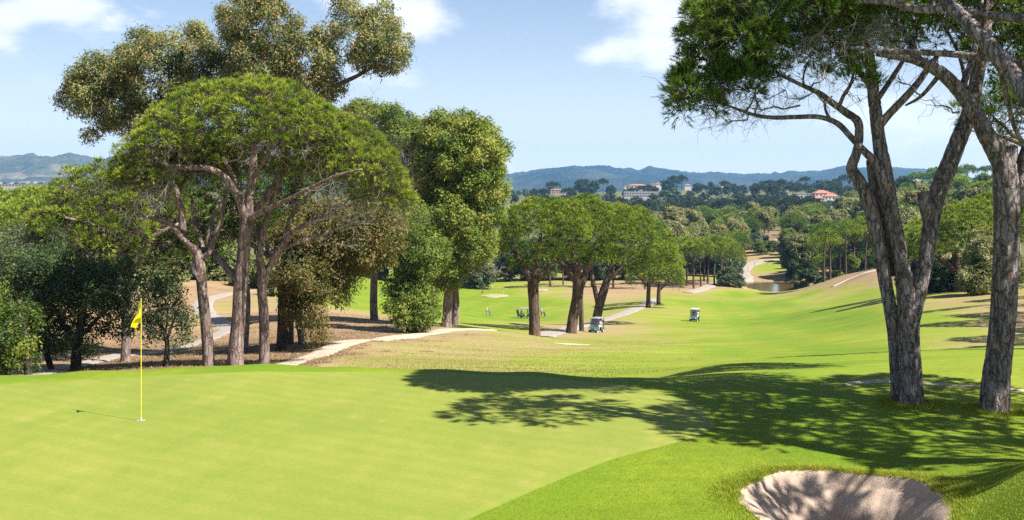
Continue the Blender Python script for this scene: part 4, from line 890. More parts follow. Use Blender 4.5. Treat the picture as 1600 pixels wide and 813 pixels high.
# ------------------------------------------------------------------ eucalyptus behind the umbrella pine, broad-leaved trees, shrubs
E = 70.0
leafy('eucalyptus_tree', 'tall rust-tinged eucalyptus at far left rising behind the umbrella pine', gp(378, 62),
    [[(382, 560, 62, 9), (386, 450, 64, 9), (365, 330, 67, 10), (310, 240, E, 14), (280, 170, E, 11), (262, 110, E, 6)], [(310, 240, E, 10), (250, 200, E, 8), (190, 170, E, 6), (140, 165, E, 3)], [(285, 180, E, 8), (310, 140, E, 6), (330, 110, E, 3)]],
    [(252, 78, E, 62, 3.4, 44), (300, 95, E, 32, 2, 34), (225, 125, E, 62, 3, 38), (160, 128, E, 52, 2.6, 34), (132, 152, E, 28, 1.6, 34), (148, 190, E, 32, 1.6, 26), (195, 175, E, 40, 2, 34), (300, 145, E, 50, 2.5, 40), (230, 190, E, 50, 2, 30), (335, 118, E, 34, 2, 44), (290, 60, E, 36, 2, 26)],
    leaf=EUC, bark=BARK_FAR, nclump=330, cr=0.62, mind=0.80, per=48, lper=8, ll=0.20, lw=0.07, droop=0.6, special=0.26, drop=0.24, fill=0.3, seed=31, base_t=0.36, scatter=0.16)
E2 = 68.0
leafy('eucalyptus_tree', 'tallest eucalyptus with brownish leaves and a bare side limb, top centre-left', gp(446, 66),
    [[(446, 545, 66, 24), (450, 450, 66, 21), (458, 350, 67, 19), (466, 250, E2, 18), (470, 160, E2, 15), (455, 90, E2, 10), (445, 40, E2, 6)], [(470, 180, E2, 12), (500, 150, E2, 9), (530, 132, E2, 8), (560, 118, E2, 6), (600, 95, E2, 3)], [(519, 155, E2 - .4, 6), (520, 140, E2 - .4, 6), (535, 128, E2 - .4, 5), (562, 117, E2 - .4, 3)], [(470, 150, E2, 10), (500, 90, E2, 8), (530, 45, E2, 5)], [(466, 170, E2, 8), (420, 120, E2, 7), (385, 80, E2, 4)]],
    [(425, 48, E2, 74, 3.4, 60), (400, 90, E2, 54, 2.6, 46), (530, 38, E2, 44, 2.6, 42), (575, 62, E2, 58, 2.8, 42), (608, 82, E2, 30, 1.6, 40), (480, 95, E2, 75, 3, 44), (440, 130, E2, 80, 3, 36), (380, 130, E2, 30, 2, 36), (560, 92, E2, 40, 2, 22), (500, 135, E2, 42, 2, 22)],
    leaf=EUC, bark=BARK_RED, nclump=420, cr=0.62, mind=0.80, per=48, lper=8, ll=0.20, lw=0.07, droop=0.6, special=0.38, drop=0.24, seed=32, base_t=0.35, fill=0.3, scatter=0.16)
leafy('eucalyptus_tree', 'green eucalyptus between the rusty gum and the tall leafy tree, touching the dome', gp(585, 106),
    [[(585, 508, 106, 13), (584, 460, 106, 12), (588, 380, 106, 10), (600, 300, 106, 9), (612, 230, 106, 6)], [(590, 380, 106, 7), (565, 330, 106, 6), (545, 290, 106, 4)], [(600, 300, 106, 6), (635, 270, 106, 5), (655, 240, 106, 3)]],
    [(618, 215, 106, 52, 4.5, 44), (575, 195, 106, 44, 3.5, 36), (555, 240, 106, 60, 4, 55), (635, 262, 106, 50, 4, 50), (600, 300, 106, 60, 4, 60), (664, 232, 105, 36, 3, 42), (672, 290, 105, 40, 3, 50)],
    leaf=BROAD, bark=BARK_FAR, nclump=420, cr=0.85, mind=1.0, per=44, lper=8, ll=0.25, lw=0.11, droop=0.5, drop=0.2, seed=33, base_t=0.45, fill=0.3, special=0.05, scatter=0.2)
F1 = leafy('leafy_tree', 'tall leafy green tree with two grey trunks standing in the middle left', gp(700, 100),
    [[(697, 505, 100, 17), (700, 470, 100, 15), (702, 440, 100, 13), (706, 380, 100, 11), (712, 300, 100, 9), (716, 230, 100, 6)], [(711, 506, 101.5, 14), (712, 470, 101.5, 12), (708, 430, 101.5, 11), (690, 380, 101.5, 8), (670, 330, 101, 5)], [(706, 380, 100, 8), (735, 340, 100, 6), (755, 300, 100, 4)], [(712, 300, 100, 6), (740, 260, 100, 4), (765, 235, 100, 3)]],
    [(716, 216, 100, 50, 4, 34), (745, 250, 100, 50, 4, 46), (752, 228, 100, 36, 3, 30), (772, 235, 100, 18, 1.6, 20), (690, 258, 100, 52, 4, 50), (738, 280, 100, 46, 4, 48), (700, 330, 100, 66, 4.5, 56), (750, 330, 100, 34, 3, 36), (730, 385, 100, 48, 3.4, 40), (665, 375, 100, 52, 3.5, 50), (695, 425, 100, 38, 2.5, 22), (660, 310, 101, 44, 3, 46), (765, 290, 100, 22, 2, 36), (690, 228, 100, 32, 3, 38), (735, 215, 100, 44, 3, 30)],
    leaf=BROAD, bark=BARK_FAR, nclump=560, cr=0.80, mind=0.98, per=44, lper=8, ll=0.25, lw=0.12, droop=0.5, drop=0.12, seed=47, base_t=0.50, fill=0.3, scatter=0.2)
dead_twigs(F1, gp(700, 100), [((712, 425, 99), (768, 410, 97)), ((715, 415, 99), (778, 424, 97)), ((720, 408, 99), (745, 392, 97.5))], 12, 1.5, 0.45, 91, 0.05, 0.022)
leafy('leafy_tree', 'dark trunk wrapped in ivy with a bushy skirt of leaves, beside the pale path', gp(643, 90),
    [[(643, 512, 90, 17), (642, 470, 90, 16), (638, 420, 90, 14), (632, 380, 90, 11), (625, 330, 90, 7)], [(640, 420, 90, 8), (610, 390, 90, 6), (585, 370, 90, 4)]],
    [(645, 482, 89, 38, 1.8, 26), (640, 455, 89.5, 32, 1.5, 24), (655, 400, 90, 40, 2.4, 34), (625, 350, 90, 45, 2.6, 44)],
    leaf=BROAD, bark=BARK_OAK, nclump=190, cr=0.66, mind=0.80, per=42, lper=8, ll=0.22, lw=0.10, droop=0.6, drop=.25, seed=35, base_t=0.27, fill=0.35, scatter=0.25)
leafy('leafy_tree', 'ivy-clad tree with brown-green leaves hanging to the ground right of the trio of pines', gp(470, 62),
    [[(438, 548, 62, 14), (440, 500, 62, 13), (441, 440, 62, 12), (448, 380, 62, 11), (462, 330, 62, 8)], [(440, 450, 62, 8), (470, 410, 62, 6), (510, 390, 62, 4)], [(446, 390, 62, 7), (500, 350, 62, 5), (550, 340, 62, 3)]],
    [(478, 468, 61, 44, 1.8, 62), (500, 430, 61.5, 44, 1.8, 46), (455, 500, 61, 24, 1.2, 36), (560, 380, 62, 55, 2.2, 50), (500, 370, 62.5, 60, 2.4, 50), (590, 360, 62, 36, 1.8, 45), (510, 490, 61, 24, 1.0, 36)],
    leaf=RUSTY, bark=BARK_OAK, nclump=340, cr=0.55, mind=0.66, per=40, lper=8, ll=0.19, lw=0.07, droop=0.8, special=0.28, drop=0.16, seed=36, base_t=0.36, fill=0.35, scatter=0.2)
leafy('oak_tree', 'large dark cork oak at far left behind the green edge with low twisting stems', gp(118, 51),
    [[(118, 596, 51, 18), (119, 560, 51, 16), (124, 520, 51, 13), (130, 470, 51, 10), (120, 430, 51, 6)], [(120, 550, 51, 8), (95, 500, 51, 7), (70, 460, 51, 4)], [(86, 592, 51.4, 9), (75, 560, 51.4, 9), (68, 520, 51.4, 8), (85, 480, 51.4, 5)], [(122, 530, 51, 7), (160, 490, 51, 5), (185, 460, 51, 3)]],
    [(110, 455, 51.5, 78, 2.2, 62), (60, 440, 51.5, 50, 2, 52), (150, 490, 51, 46, 1.5, 50), (165, 440, 51.5, 46, 1.6, 44), (100, 520, 51.2, 52, 1.6, 34)],
    leaf=OAK, bark=BARK_OAK, nclump=260, cr=0.62, mind=0.70, per=46, lper=8, ll=0.14, lw=0.07, drop=0.2, droop=0.2, seed=37, base_t=0.42, fill=0.3, scatter=0.14)
leafy('oak_tree', 'cork oak at the left edge with brighter leaves on its left side', gp(38, 47),
    [[(42, 600, 47, 12), (44, 560, 47, 11), (38, 520, 47, 9), (28, 470, 47, 5)], [(42, 560, 47, 6), (15, 520, 47, 5), (-10, 490, 47, 3)]],
    [(8, 510, 47, 34, 1.5, 50), (-30, 470, 47, 46, 1.8, 60), (22, 552, 47, 30, 1.2, 24), (-20, 545, 47, 40, 1.2, 34)],
    leaf=BROAD, bark=BARK_OAK, nclump=150, cr=0.58, mind=0.66, per=46, lper=8, ll=0.14, lw=0.07, drop=0.2, droop=0.2, seed=38, base_t=0.24, fill=0.3, scatter=0.14)
leafy('oak_tree', 'small sparse oak with a pale crooked trunk to the right of the yellow flag', gp(262, 47),
    [[(258, 574, 47, 9), (261, 550, 47, 8), (260, 530, 47, 7), (250, 505, 47, 5), (235, 492, 47, 3)], [(260, 532, 47, 5), (270, 505, 47, 4), (280, 480, 47, 2.5)], [(258, 525, 47, 4), (262, 490, 47, 3), (255, 460, 47, 2)]],
    [(270, 492, 47, 28, 1.0, 34), (240, 480, 47, 24, 0.9, 28), (255, 460, 47, 30, 1.0, 26), (282, 520, 47, 16, .6, 18), (238, 520, 47, 16, .6, 18)],
    leaf=OAK, bark=BARK_OAK, nclump=70, cr=0.42, mind=0.5, per=22, lper=7, ll=0.12, lw=0.06, droop=0.2, sub=4, seed=39, base_t=0.45, fill=0.2, scatter=0.13)
leafy('olive_tree', 'grey-green olive tree at far left below the bright pine wood', gp(58, 58),
    [[(60, 560, 58, 14), (58, 500, 58, 12), (55, 440, 58, 7)]],
    [(60, 420, 58, 46, 2.2, 40), (20, 400, 60, 44, 2.2, 40), (95, 430, 57, 32, 1.8, 40), (-20, 420, 60, 40, 2, 45)],
    leaf=OLIVE, bark=BARK_OAK, nclump=180, cr=0.62, mind=0.72, per=44, lper=8, ll=0.16, lw=0.05, droop=0.1, seed=40, base_t=0.45, fill=0.3, scatter=0.16)

# ------------------------------------------------------------------ the umbrella pines by the carts
def cpine(label, px, D, trunk, limbs, lobes, seed, nclump=260, **kw):
    a = dict(leaf=PINE, bark=BARK_RED, nclump=nclump, cr=0.38, mind=0.52, per=22, blades=7, nl=0.26, nw=0.062, under=-0.35, fill=0.12, twigs=700, sub=2, twr=0.02, seed=seed, base_t=0.39, deadlen=1.4, limb_n=8); a.update(kw)
    return pine('stone_pine', label, gp(px, D), trunk, limbs, lobes, **a)
D = 118.0
cpine('left umbrella pine of the row by the parked golf carts, straight reddish trunk', 835, D,
    [(835, 532, D, 19), (835, 500, D, 17), (834, 470, D, 17), (833, 445, D, 17), (838, 420, D, 11), (842, 395, D, 8), (845, 365, D, 5)],
    [[(833, 448, D, 12), (822, 425, D, 10), (808, 400, D, 7), (795, 380, D, 4)], [(837, 440, D, 11), (852, 425, D, 9), (872, 405, D, 7), (885, 385, D, 4)]],
    [(838, 356, D, 60, 5, 50), (806, 380, D, 30, 3.2, 38), (880, 358, D, 48, 4.5, 48), (848, 398, D, 44, 3.6, 34), (822, 412, D, 26, 2.6, 22), (800, 350, D, 28, 3, 24)], 51, 1100)
D = 130.0
cpine('middle umbrella pine of the row, thick trunk leaning right beside a golf cart', 893, D,
    [(891, 527, D, 19), (895, 500, D, 17), (901, 470, D, 17), (903, 450, D, 17), (900, 425, D, 11), (896, 395, D, 7), (895, 365, D, 4)],
    [[(902, 460, D, 13), (912, 435, D, 11), (920, 410, D, 8), (930, 380, D, 5)], [(900, 440, D, 11), (888, 425, D, 9), (876, 410, D, 7), (865, 390, D, 4)]],
    [(918, 357, D, 72, 5.5, 50), (962, 362, D, 44, 4.5, 42), (900, 388, D, 40, 4, 30), (940, 404, D, 40, 4, 26), (880, 340, D, 40, 4, 30)], 52, 1100)
D = 152.0
cpine('right umbrella pine of the row, its trunk leaning right behind the golf cart', 932, D,
    [(931, 510, D, 16), (934, 490, D, 14), (940, 465, D, 14), (948, 440, D, 12), (956, 415, D, 9), (962, 390, D, 6)],
    [[(936, 480, D, 9), (930, 455, D, 8), (925, 430, D, 6), (922, 405, D, 4)], [(948, 440, D, 8), (970, 420, D, 6), (990, 400, D, 4)], [(955, 418, D, 7), (985, 385, D, 5), (1005, 370, D, 3)]],
    [(985, 368, D, 58, 6.5, 46), (1020, 390, D, 42, 5, 40), (960, 350, D, 50, 5, 34), (1012, 416, D, 40, 5, 30), (968, 402, D, 36, 4, 28), (1042, 412, D, 22, 3, 24)], 53, 1100)
D = 200.0
cpine('small pine with drooping right side standing at the bend of the cart path', 1013, D,
    [(1013, 482, D, 8), (1013, 465, D, 7), (1014, 445, D, 6), (1018, 420, D, 4)], [[(1014, 450, D, 4), (1000, 435, D, 3), (990, 425, D, 2)], [(1014, 445, D, 4), (1030, 430, D, 3), (1040, 420, D, 2)]],
    [(1030, 425, D, 36, 5, 34), (1005, 435, D, 28, 4, 22), (1052, 440, D, 16, 3, 18)], 54, 300, cr=.55, mind=.75, nl=0.32, nw=0.085)
D = 212.0
cpine('small pine just behind the one at the bend of the cart path', 1029, D,
    [(1029, 478, D, 7), (1029, 460, D, 6), (1030, 440, D, 4)], [[(1029, 455, D, 4), (1045, 440, D, 3)]], [(1040, 432, D, 30, 5, 30), (1015, 415, D, 30, 5, 26)], 55, 200, cr=.55, mind=.75, nl=0.32, nw=0.085)
D = 140.0
cpine('slender pine half hidden behind the middle umbrella pine', 908, 145,
    [(909, 512, D, 8), (908, 480, D, 7), (907, 440, D, 6), (905, 410, D, 4)], [], [(905, 405, D, 26, 3, 22)], 56, 60)
D = 150.0
N0 = dict(cr=0.52, mind=0.74, per=24, nl=0.33, nw=0.078, base_t=0.50)
cpine('broad bright green pine spreading low behind the right-hand trunks', 1500, D,
    [(1500, 462, D, 16), (1500, 440, D, 15), (1495, 415, D, 12), (1490, 380, D, 8)], [[(1500, 440, D, 10), (1530, 410, D, 8), (1560, 370, D, 5)], [(1498, 430, D, 10), (1470, 405, D, 8), (1440, 385, D, 5)], [(1498, 430, D, 8), (1510, 390, D + 2, 6), (1520, 350, D + 3, 4)]],
    [(1525, 366, D, 84, 8, 58), (1575, 348, D, 84, 7, 56), (1462, 392, D, 60, 6, 44), (1640, 350, D + 2, 80, 6, 56)], 61, 1300, **N0)
cpine('darker pine low on the left of the broad bright one, seen between leaning stems', 1425, D + 15,
    [(1428, 458, 165, 13), (1428, 430, 165, 11), (1430, 390, 165, 6)], [[(1428, 430, 165, 8), (1450, 400, 165, 5)], [(1428, 430, 165, 7), (1400, 400, 165, 4)]],
    [(1425, 392, 165, 42, 4, 38), (1450, 372, 166, 40, 4, 34), (1395, 400, 166, 34, 3.4, 34)], 62, 600, **N0)
leafy('shrub', 'yellow-green bushy shrub at the foot of the broad pine, left of the thick right trunk', gp(1540, 138), [[(1540, 458, 138, 6), (1540, 430, 138, 4)]],
    [(1540, 415, 138, 36, 3.2, 42), (1525, 440, 136, 26, 1.6, 20), (1570, 420, 138, 30, 2, 40)], cat='shrub', leaf=PALE, nclump=200, cr=0.7, mind=0.72, per=24, lper=9, ll=0.30, lw=0.13, seed=63, base_t=0.40, fill=0.2, scatter=0.2)
leafy('shrub', 'dark undergrowth bush beneath the broad pine on the right', gp(1480, 154), [[(1480, 462, 154, 6), (1480, 440, 154, 4)]],
    [(1475, 432, 154, 46, 2.2, 28), (1430, 436, 158, 40, 2.2, 24), (1515, 432, 154, 26, 2, 26)], cat='shrub', leaf=OAK, nclump=170, cr=0.85, mind=0.85, per=18, lper=9, ll=0.34, lw=0.15, seed=64, base_t=0.35, fill=0.3, scatter=0.22)

# ------------------------------------------------------------------ trees farther off: one of each kind, then copies that share its meshes
def proto(name, label, cat, group, lobes, trunks, leaf, bark, kind, nclump, cr, mind, per, n, ll, lw, under, seed, base_t=0.42, special=0.0, fill=0.15):
    """lobes: (x,y,z,rx,ry,rz) metres; trunks: lists of (x,y,z,radius)."""
    rng = np.random.default_rng(seed); t = thing(name, label, cat, (0, 0, -500), group=group); nodes, nr = [], []
    parts = []
    for i, s in enumerate(trunks):
        w = np.array(s, float); c = catmull(w, 4); parts.append(tube_np(c[:, :3], c[:, 3], 7)); k = len(c) // 2
        nodes.append(c[k:, :3]); nr.append(c[k:, 3])
        if i == 0: V, Fq = parts.pop(); mesh_np('trunk', V, Fq, bark, t, smooth=True)
        else:
            V, Fq = parts.pop(); mesh_np('limb', V, Fq, bark, t, smooth=True)
    lb = [(np.array(l[:3], float), np.array(l[3:], float)) for l in lobes]
    lb = sublobes(lb, rng, 4, 0.44, 0.60, 0.8) if kind == 'leaf' else lb
    p, nn = clumps_on(lb, nclump, rng, under, mind, fill, 0.93, 0.08)
    if len(trunks):
        paths, rads = limbs_to(p, np.vstack(nodes), np.concatenate(nr), rng, nodes[0][0], S=4, rmin=0.025)
        V, Fq = many_tubes(paths, rads, 3); wood_mesh('branches', V, Fq, WOOD_DARK, t, (0, 0, 0))
    q, d, tint = tufts_in(p, nn, per, cr, rng)
    if kind == 'needle': V, f, T = needles(q, d, tint, n, ll, lw, rng, base=base_t)
    else: V, f, T = leaves(q, d, tint, n, ll, lw, rng, 0.5, cr * 0.35, base_t, special)
    mesh_np('crown', V, f, leaf, t, attrs={'tint': T})
    return t
def proto_umbrella(name, label, group, seed, leaf=PINE, h=12.0, w=5.2, far=False, bark=BARK_RED):
    r = np.random.default_rng(seed); lx = r.uniform(-.5, .5, 4) * w
    lobes = [(lx[0] * .5, 0, h - 2.2, w * .75, w * .7, 2.2), (lx[1], r.uniform(-.4, .4) * w, h - 2.7, w * .55, w * .6, 2.0), (-w * .45, lx[2] * .6, h - 3.0, w * .5, w * .5, 1.8), (w * .45, lx[3] * .6, h - 3.1, w * .5, w * .5, 1.8)]
    b = r.uniform(-.5, .5, 2)
    tr = [[(0, 0, -.5, .30), (b[0] * .4, 0, h * .3, .25), (b[0], b[1], h * .62, .20), (b[0] * .6, b[1], h * .85, .08)],
          [(b[0] * .9, b[1] * .8, h * .55, .14), (-w * .25, 0.3, h * .68, .10), (-w * .5, .5, h * .76, .05)], [(b[0] * .9, b[1] * .8, h * .5, .14), (w * .25, -.3, h * .66, .10), (w * .5, -.4, h * .75, .05)]]
    if far: return proto(name, label, 'tree', group, lobes, tr[:1], leaf, bark, 'needle', 34, 1.5, 1.2, 11, 7, 1.3, 0.30, -0.35, seed)
    return proto(name, label, 'tree', group, lobes, tr, leaf, bark, 'needle', 95, 0.80, 0.78, 18, 8, 0.42, 0.10, -0.3, seed)
def proto_round(name, label, group, seed, leaf, h=9.0, w=4.0, far=False, cat='tree', bark=BARK_OAK, low=0.25, special=0.0, base_t=0.42):
    r = np.random.default_rng(seed); lobes = []
    for k in range(7):
        a = k / 6 * 2 * math.pi; zc = h * (low + 0.12 + 0.55 * r.random()); rr = w * r.uniform(.38, .62)
        lobes.append((w * .5 * math.cos(a) * r.uniform(.4, 1.1), w * .5 * math.sin(a) * r.uniform(.4, 1.1), zc, rr, rr, rr * r.uniform(.7, 1.1)))
    lobes.append((0, 0, h * .82, w * .42, w * .42, h * .18))
    tr = [[(0, 0, -.5, .26), (.2, 0, h * .3, .2), (.1, .2, h * .6, .08)], [(.1, 0, h * .25, .13), (w * .3, .2, h * .5, .07)], [(.1, 0, h * .25, .13), (-w * .3, -.2, h * .5, .07)]]
    if far: return proto(name, label, cat, group, lobes, tr[:1], leaf, bark, 'leaf', 44, 1.3, 1.0, 11, 5, 1.0, 0.62, -0.6, seed, base_t, special)
    return proto(name, label, cat, group, lobes, tr, leaf, bark, 'leaf', 120, 0.8, 0.65, 16, 6, 0.48, 0.26, -0.7, seed, base_t, special)
def place(protos, spots, rng, label=None, group=None, smin=0.8, smax=1.2, sink=0.2):
    """spots: (px, D). The first use of each prototype moves the original."""
    for (px, Dd) in spots:
        k = int(rng.integers(0, len(protos))); pr = protos[k]; X, Y = (px - CX) / F * Dd, Dd
        s = rng.uniform(smin, smax); sc = (s * rng.uniform(.9, 1.15), s * rng.uniform(.9, 1.15), s)
        loc = (X, Y, gz(X, Y) - sink); rz = rng.uniform(0, 6.28)
        if not pr.get('_used'):
            pr['_used'] = 1; pr.location = loc; pr.rotation_euler = (0, 0, rz); pr.scale = sc
            if label: pr['label'] = label.replace('@', pr.get('_look', 'tree'))
            if group: pr['group'] = group
        else:
            dup(pr, loc, rz, sc, label.replace('@', pr.get('_look', 'tree')) if label else pr['label'], group or pr.get('group'))
ORD = ['leftmost', 'second from the left', 'third from the left', 'fourth from the left', 'fifth from the left', 'sixth from the left', 'seventh from the left', 'eighth from the left', 'rightmost']
def place_each(protos, spots, rng, stem_, group, smin, smax):
    for k, s in enumerate(sorted(spots)): place(protos, [s], rng, stem_.replace('#', ORD[k] if s != max(spots) else 'rightmost'), group, smin, smax)
def spread(n, px0, px1, D0, D1, rng, avoid=None, mind=5.0, power=1.0):
    o = []; xy = []
    for _ in range(n * 30):
        px = rng.uniform(px0, px1); Dd = math.exp(rng.uniform(math.log(D0) ** power, math.log(D1) ** power) ** (1 / power))
        X = (px - CX) / F * Dd
        if avoid and avoid(px, Dd): continue
        if any((X - a) ** 2 + (Dd - b) ** 2 < mind ** 2 for a, b in xy): continue
        xy.append((X, Dd)); o.append((px, Dd))
        if len(o) >= n: break
    return o
R = np.random.default_rng(99)
# bright pine wood at the far left
lab = 'bright green umbrella pine in the wood at the far left below the mountain'; grp = 'pines of the bright wood at far left'
pw = [proto_umbrella('umbrella_pine', lab, grp, 101, PINE, 10.5, 5.4), proto_umbrella('umbrella_pine', lab, grp, 102, PINE, 9.5, 5.0), proto_umbrella('umbrella_pine', lab, grp, 103, PINE, 11, 5.8)]
place(pw, spread(46, -90, 190, 125, 290, R, mind=6.5), R, lab, grp, .85, 1.1)
place(pw, spread(16, -80, 300, 290, 420, R, mind=9), R, lab, grp, .55, .75)
lab2 = 'green scrub bush on the dry slope behind the pines left of the green'; grp2 = 'bushes on the dry slope at left'
pb = [proto_round('shrub', lab2, grp2, 111, BROAD, 4.5, 3.4, cat='shrub', low=.05), proto_round('shrub', lab2, grp2, 112, PALE, 4.0, 3.2, cat='shrub', low=.05)]
for p_, l_ in zip(pb, ('green', 'pale')): p_['_look'] = l_
place(pb, [(322, 176), (345, 180), (365, 178), (390, 176), (410, 168), (300, 185), (280, 180), (255, 170), (430, 165), (-10, 95), (20, 105), (60, 112), (180, 150), (215, 150), (455, 150), (480, 160), (240, 150), (140, 130)], R, '@ scrub bush on the dry slope behind the pines left of the green', grp2, .8, 1.3)
lab3 = 'pine in the wood seen between the trunks of the trio of pines'; grp3 = 'pines behind the trio of pines'
place(pw, spread(30, 190, 560, 178, 270, R, mind=7), R, lab3, grp3, .9, 1.2)
# far edge of the second fairway
lab4 = 'dark tree on the far edge of the sunlit fairway in the middle'; grp4 = 'trees on the far edge of the middle fairway'
pd = [proto_round('broad_tree', lab4, grp4, 121, OAK, 12, 5.2, low=.12), proto_round('broad_tree', lab4, grp4, 122, BROAD, 12, 5.0, low=.15), proto_round('broad_tree', lab4, grp4, 123, OAK, 10, 5.5, low=.08)]
for p_, l_ in zip(pd, ('dark round tree', 'green round tree', 'dark broad tree')): p_['_look'] = l_
place(pd, [(560, 305), (580, 300), (602, 310), (622, 300), (640, 305), (662, 300), (684, 305), (705, 310), (722, 305), (752, 322), (775, 320), (800, 318), (815, 322), (838, 325), (862, 322), (880, 325), (900, 330), (918, 322), (935, 326), (955, 330), (975, 328), (995, 330), (1012, 322), (1035, 325)], R, '@ on the far edge of the sunlit middle fairway', grp4, .85, 1.15)
place(pd, spread(22, 540, 1050, 350, 430, R, mind=8), R, '@ in the second row beyond the sunlit middle fairway', grp4, 1.0, 1.3)
po = proto_round('olive_tree', 'grey olive tree at the back of the middle fairway, right of the two grey trunks', None, 124, OLIVE, 10, 6.0, low=.05, base_t=.5)
place([po], [(742, 295)], R, None, None, 1.1, 1.1)
labu = 'umbrella pine on the bank behind the row of pines by the carts'; grpu = 'pines behind the row by the carts'
pu = [proto_umbrella('umbrella_pine', labu, grpu, 131, PINE_DARK, 13, 5.0), proto_umbrella('umbrella_pine', labu, grpu, 132, PINE, 12.5, 4.6)]
place_each(pu, [(925, 290), (958, 285), (985, 300), (880, 300), (1045, 300), (1008, 280), (860, 292)], R, '# pine on the bank behind the row of pines by the carts', grpu, .8, 1.0)
# clump by the pale path
labc = 'slim-trunked umbrella pine in the small clump left of the winding pale path'; grpc = 'pines of the clump by the pale path'
pc = [proto_umbrella('umbrella_pine', labc, grpc, 133, PINE, 13.0, 5.0), proto_umbrella('umbrella_pine', labc, grpc, 134, PINE, 12.4, 4.4)]
place_each(pc, [(1084, 286), (1073, 292), (1095, 292), (1106, 300), (1116, 296), (1128, 306), (1100, 310), (1066, 300), (1138, 316)], R, '# slim pine of the small clump left of the winding pale path', grpc, .88, 1.05)
pob = proto_round('olive_bush', 'rounded grey-green bush beside the pale path, right of the pine clump', None, 135, OLIVE, 5.6, 3.6, cat='bush', low=.02)
place([pob], [(1141, 294)], R, None, None, .85, .85)
def corridor(px, Dd):                                         # the tee, the pond and the track stay open
    lo = np.interp(Dd, [290, 330, 400, 424, 432, 520], [1040, 1148, 1158, 1172, 1206, 1212]); hi = np.interp(Dd, [290, 330, 345, 400, 424, 432, 520], [1266, 1262, 1232, 1234, 1232, 1240, 1238])
    return lo < px < hi
labv = 'tree in the mixed green wood filling the valley beyond the fairway'; grpv = 'trees of the valley wood'
pv = [proto_round('valley_tree', labv, grpv, 141, BROAD, 11, 4.4), proto_round('valley_tree', labv, grpv, 142, PALE, 12.5, 4.4, bark=BARK_FAR), proto_round('valley_tree', labv, grpv, 143, OLIVE, 8, 4.2, low=.08), proto_umbrella('valley_tree', labv, grpv, 144, PINE, 12.5, 4.4), proto_umbrella('valley_tree', labv, grpv, 145, PINE_DARK, 12, 4.8), proto_round('valley_tree', labv, grpv, 146, OAK, 9, 4.0, low=.1), proto_round('valley_tree', labv, grpv, 147, EUC, 14, 4.2, bark=BARK_FAR, special=.04)]
for p_, l_ in zip(pv, ('round green tree', 'pale feathery tree', 'low grey-green olive', 'green umbrella pine', 'deep green umbrella pine', 'dark round tree', 'tall olive-brown tree')): p_['_look'] = l_
place(pv, spread(36, 1040, 1190, 335, 460, R, corridor, 6.5), R, '@ of the valley wood left of the winding pale path', grpv, .8, 1.1)
place(pv, spread(50, 1225, 1440, 305, 440, R, corridor, 6.0), R, '@ of the valley wood right of the brown pond', grpv, .75, 1.1)
place(pv, spread(85, 1000, 1430, 440, 640, R, corridor, 8.5), R, '@ of the valley wood above the tee, below the dark hill', grpv, .85, 1.25)
place([pv[5], pv[2], pv[0]], [(1232, 346), (1240, 340), (1252, 333), (1256, 347), (1242, 362), (1264, 332), (1232, 376)], R, 'dark bush massed on the right bank of the brown pond', 'bushes on the right bank of the pond', .5, .75)
place([pv[2], pv[0]], [(1254, 300), (1262, 305), (1247, 305), (1272, 306)], R, 'low bush on the near right shore of the brown pond', 'low bushes at the near shore of the pond', .35, .5)
place([pv[2]], [(1150, 350), (1143, 360), (1152, 372)], R, 'grey-green bush on the left of the winding pale path by the tee', 'bushes left of the path by the tee', .6, .8)
labp = 'tall thin-trunked pine on the bank right of the brown pond'; grpp = 'tall pines right of the pond'
pt = [proto_umbrella('umbrella_pine', labp, grpp, 151, PINE_DARK, 15, 4.4), proto_umbrella('umbrella_pine', labp, grpp, 152, PINE, 14.5, 4.8)]
place_each(pt, [(1288, 268), (1297, 272), (1313, 290), (1322, 284), (1340, 300), (1352, 290), (1306, 300), (1368, 300), (1330, 310)], R, '# tall thin pine of those standing right of the brown pond', grpp, .75, 1.0)
# the dark wooded hill, and the slope on the right
labh = 'dark green tree in the dense wood covering the middle hill'; grph = 'trees of the dark hill wood'
ph = [proto_round('hill_tree', labh, grph, 161, HILL, 13, 6.0, True, low=.1), proto_round('hill_tree', labh, grph, 162, HILL, 11, 6.4, True, low=.05, base_t=.35), proto_umbrella('hill_tree', labh, grph, 163, HILL, 14, 6.0, True), proto_round('hill_tree', labh, grph, 164, OAK, 12, 5.5, True, low=.1, base_t=.55)]
def not_house(px, Dd): return (972 < px < 1032 and 1080 < Dd < 1290) or (1242 < px < 1322 and 700 < Dd < 960)
for p_, l_ in zip(ph, ('dark rounded tree', 'dark low broad tree', 'dark umbrella pine', 'green rounded tree')): p_['_look'] = l_
place(ph, spread(105, 840, 1430, 640, 900, R, not_house, 13), R, '@ on the lower slope of the dark wooded hill', grph, .8, 1.15)
place(ph, spread(130, 820, 1420, 900, 1480, R, not_house, 14), R, '@ on the upper slope of the dark wooded hill', grph, .85, 1.25)
place(ph, [(1222, 1500), (1235, 1500), (1246, 1490), (1258, 1500), (1210, 1480), (1290, 1480), (1305, 1470), (1320, 1450), (1335, 1440), (905, 1420), (915, 1430), (928, 1420), (942, 1430), (955, 1420), (1040, 1450), (1052, 1440), (1065, 1450)], R, '@ on the crest of the dark wooded hill against the mountain', grph, 1.2, 1.5)
labl = 'pale tree standing out at the foot of the dark hill'; grpl = 'pale trees at the foot of the dark hill'
pl = [proto_round('pale_tree', labl, grpl, 171, PALE, 12, 5.0, True, low=.1, base_t=.6), proto_round('pale_tree', labl, grpl, 172, PALE, 10, 5.4, True, low=.1, base_t=.5)]
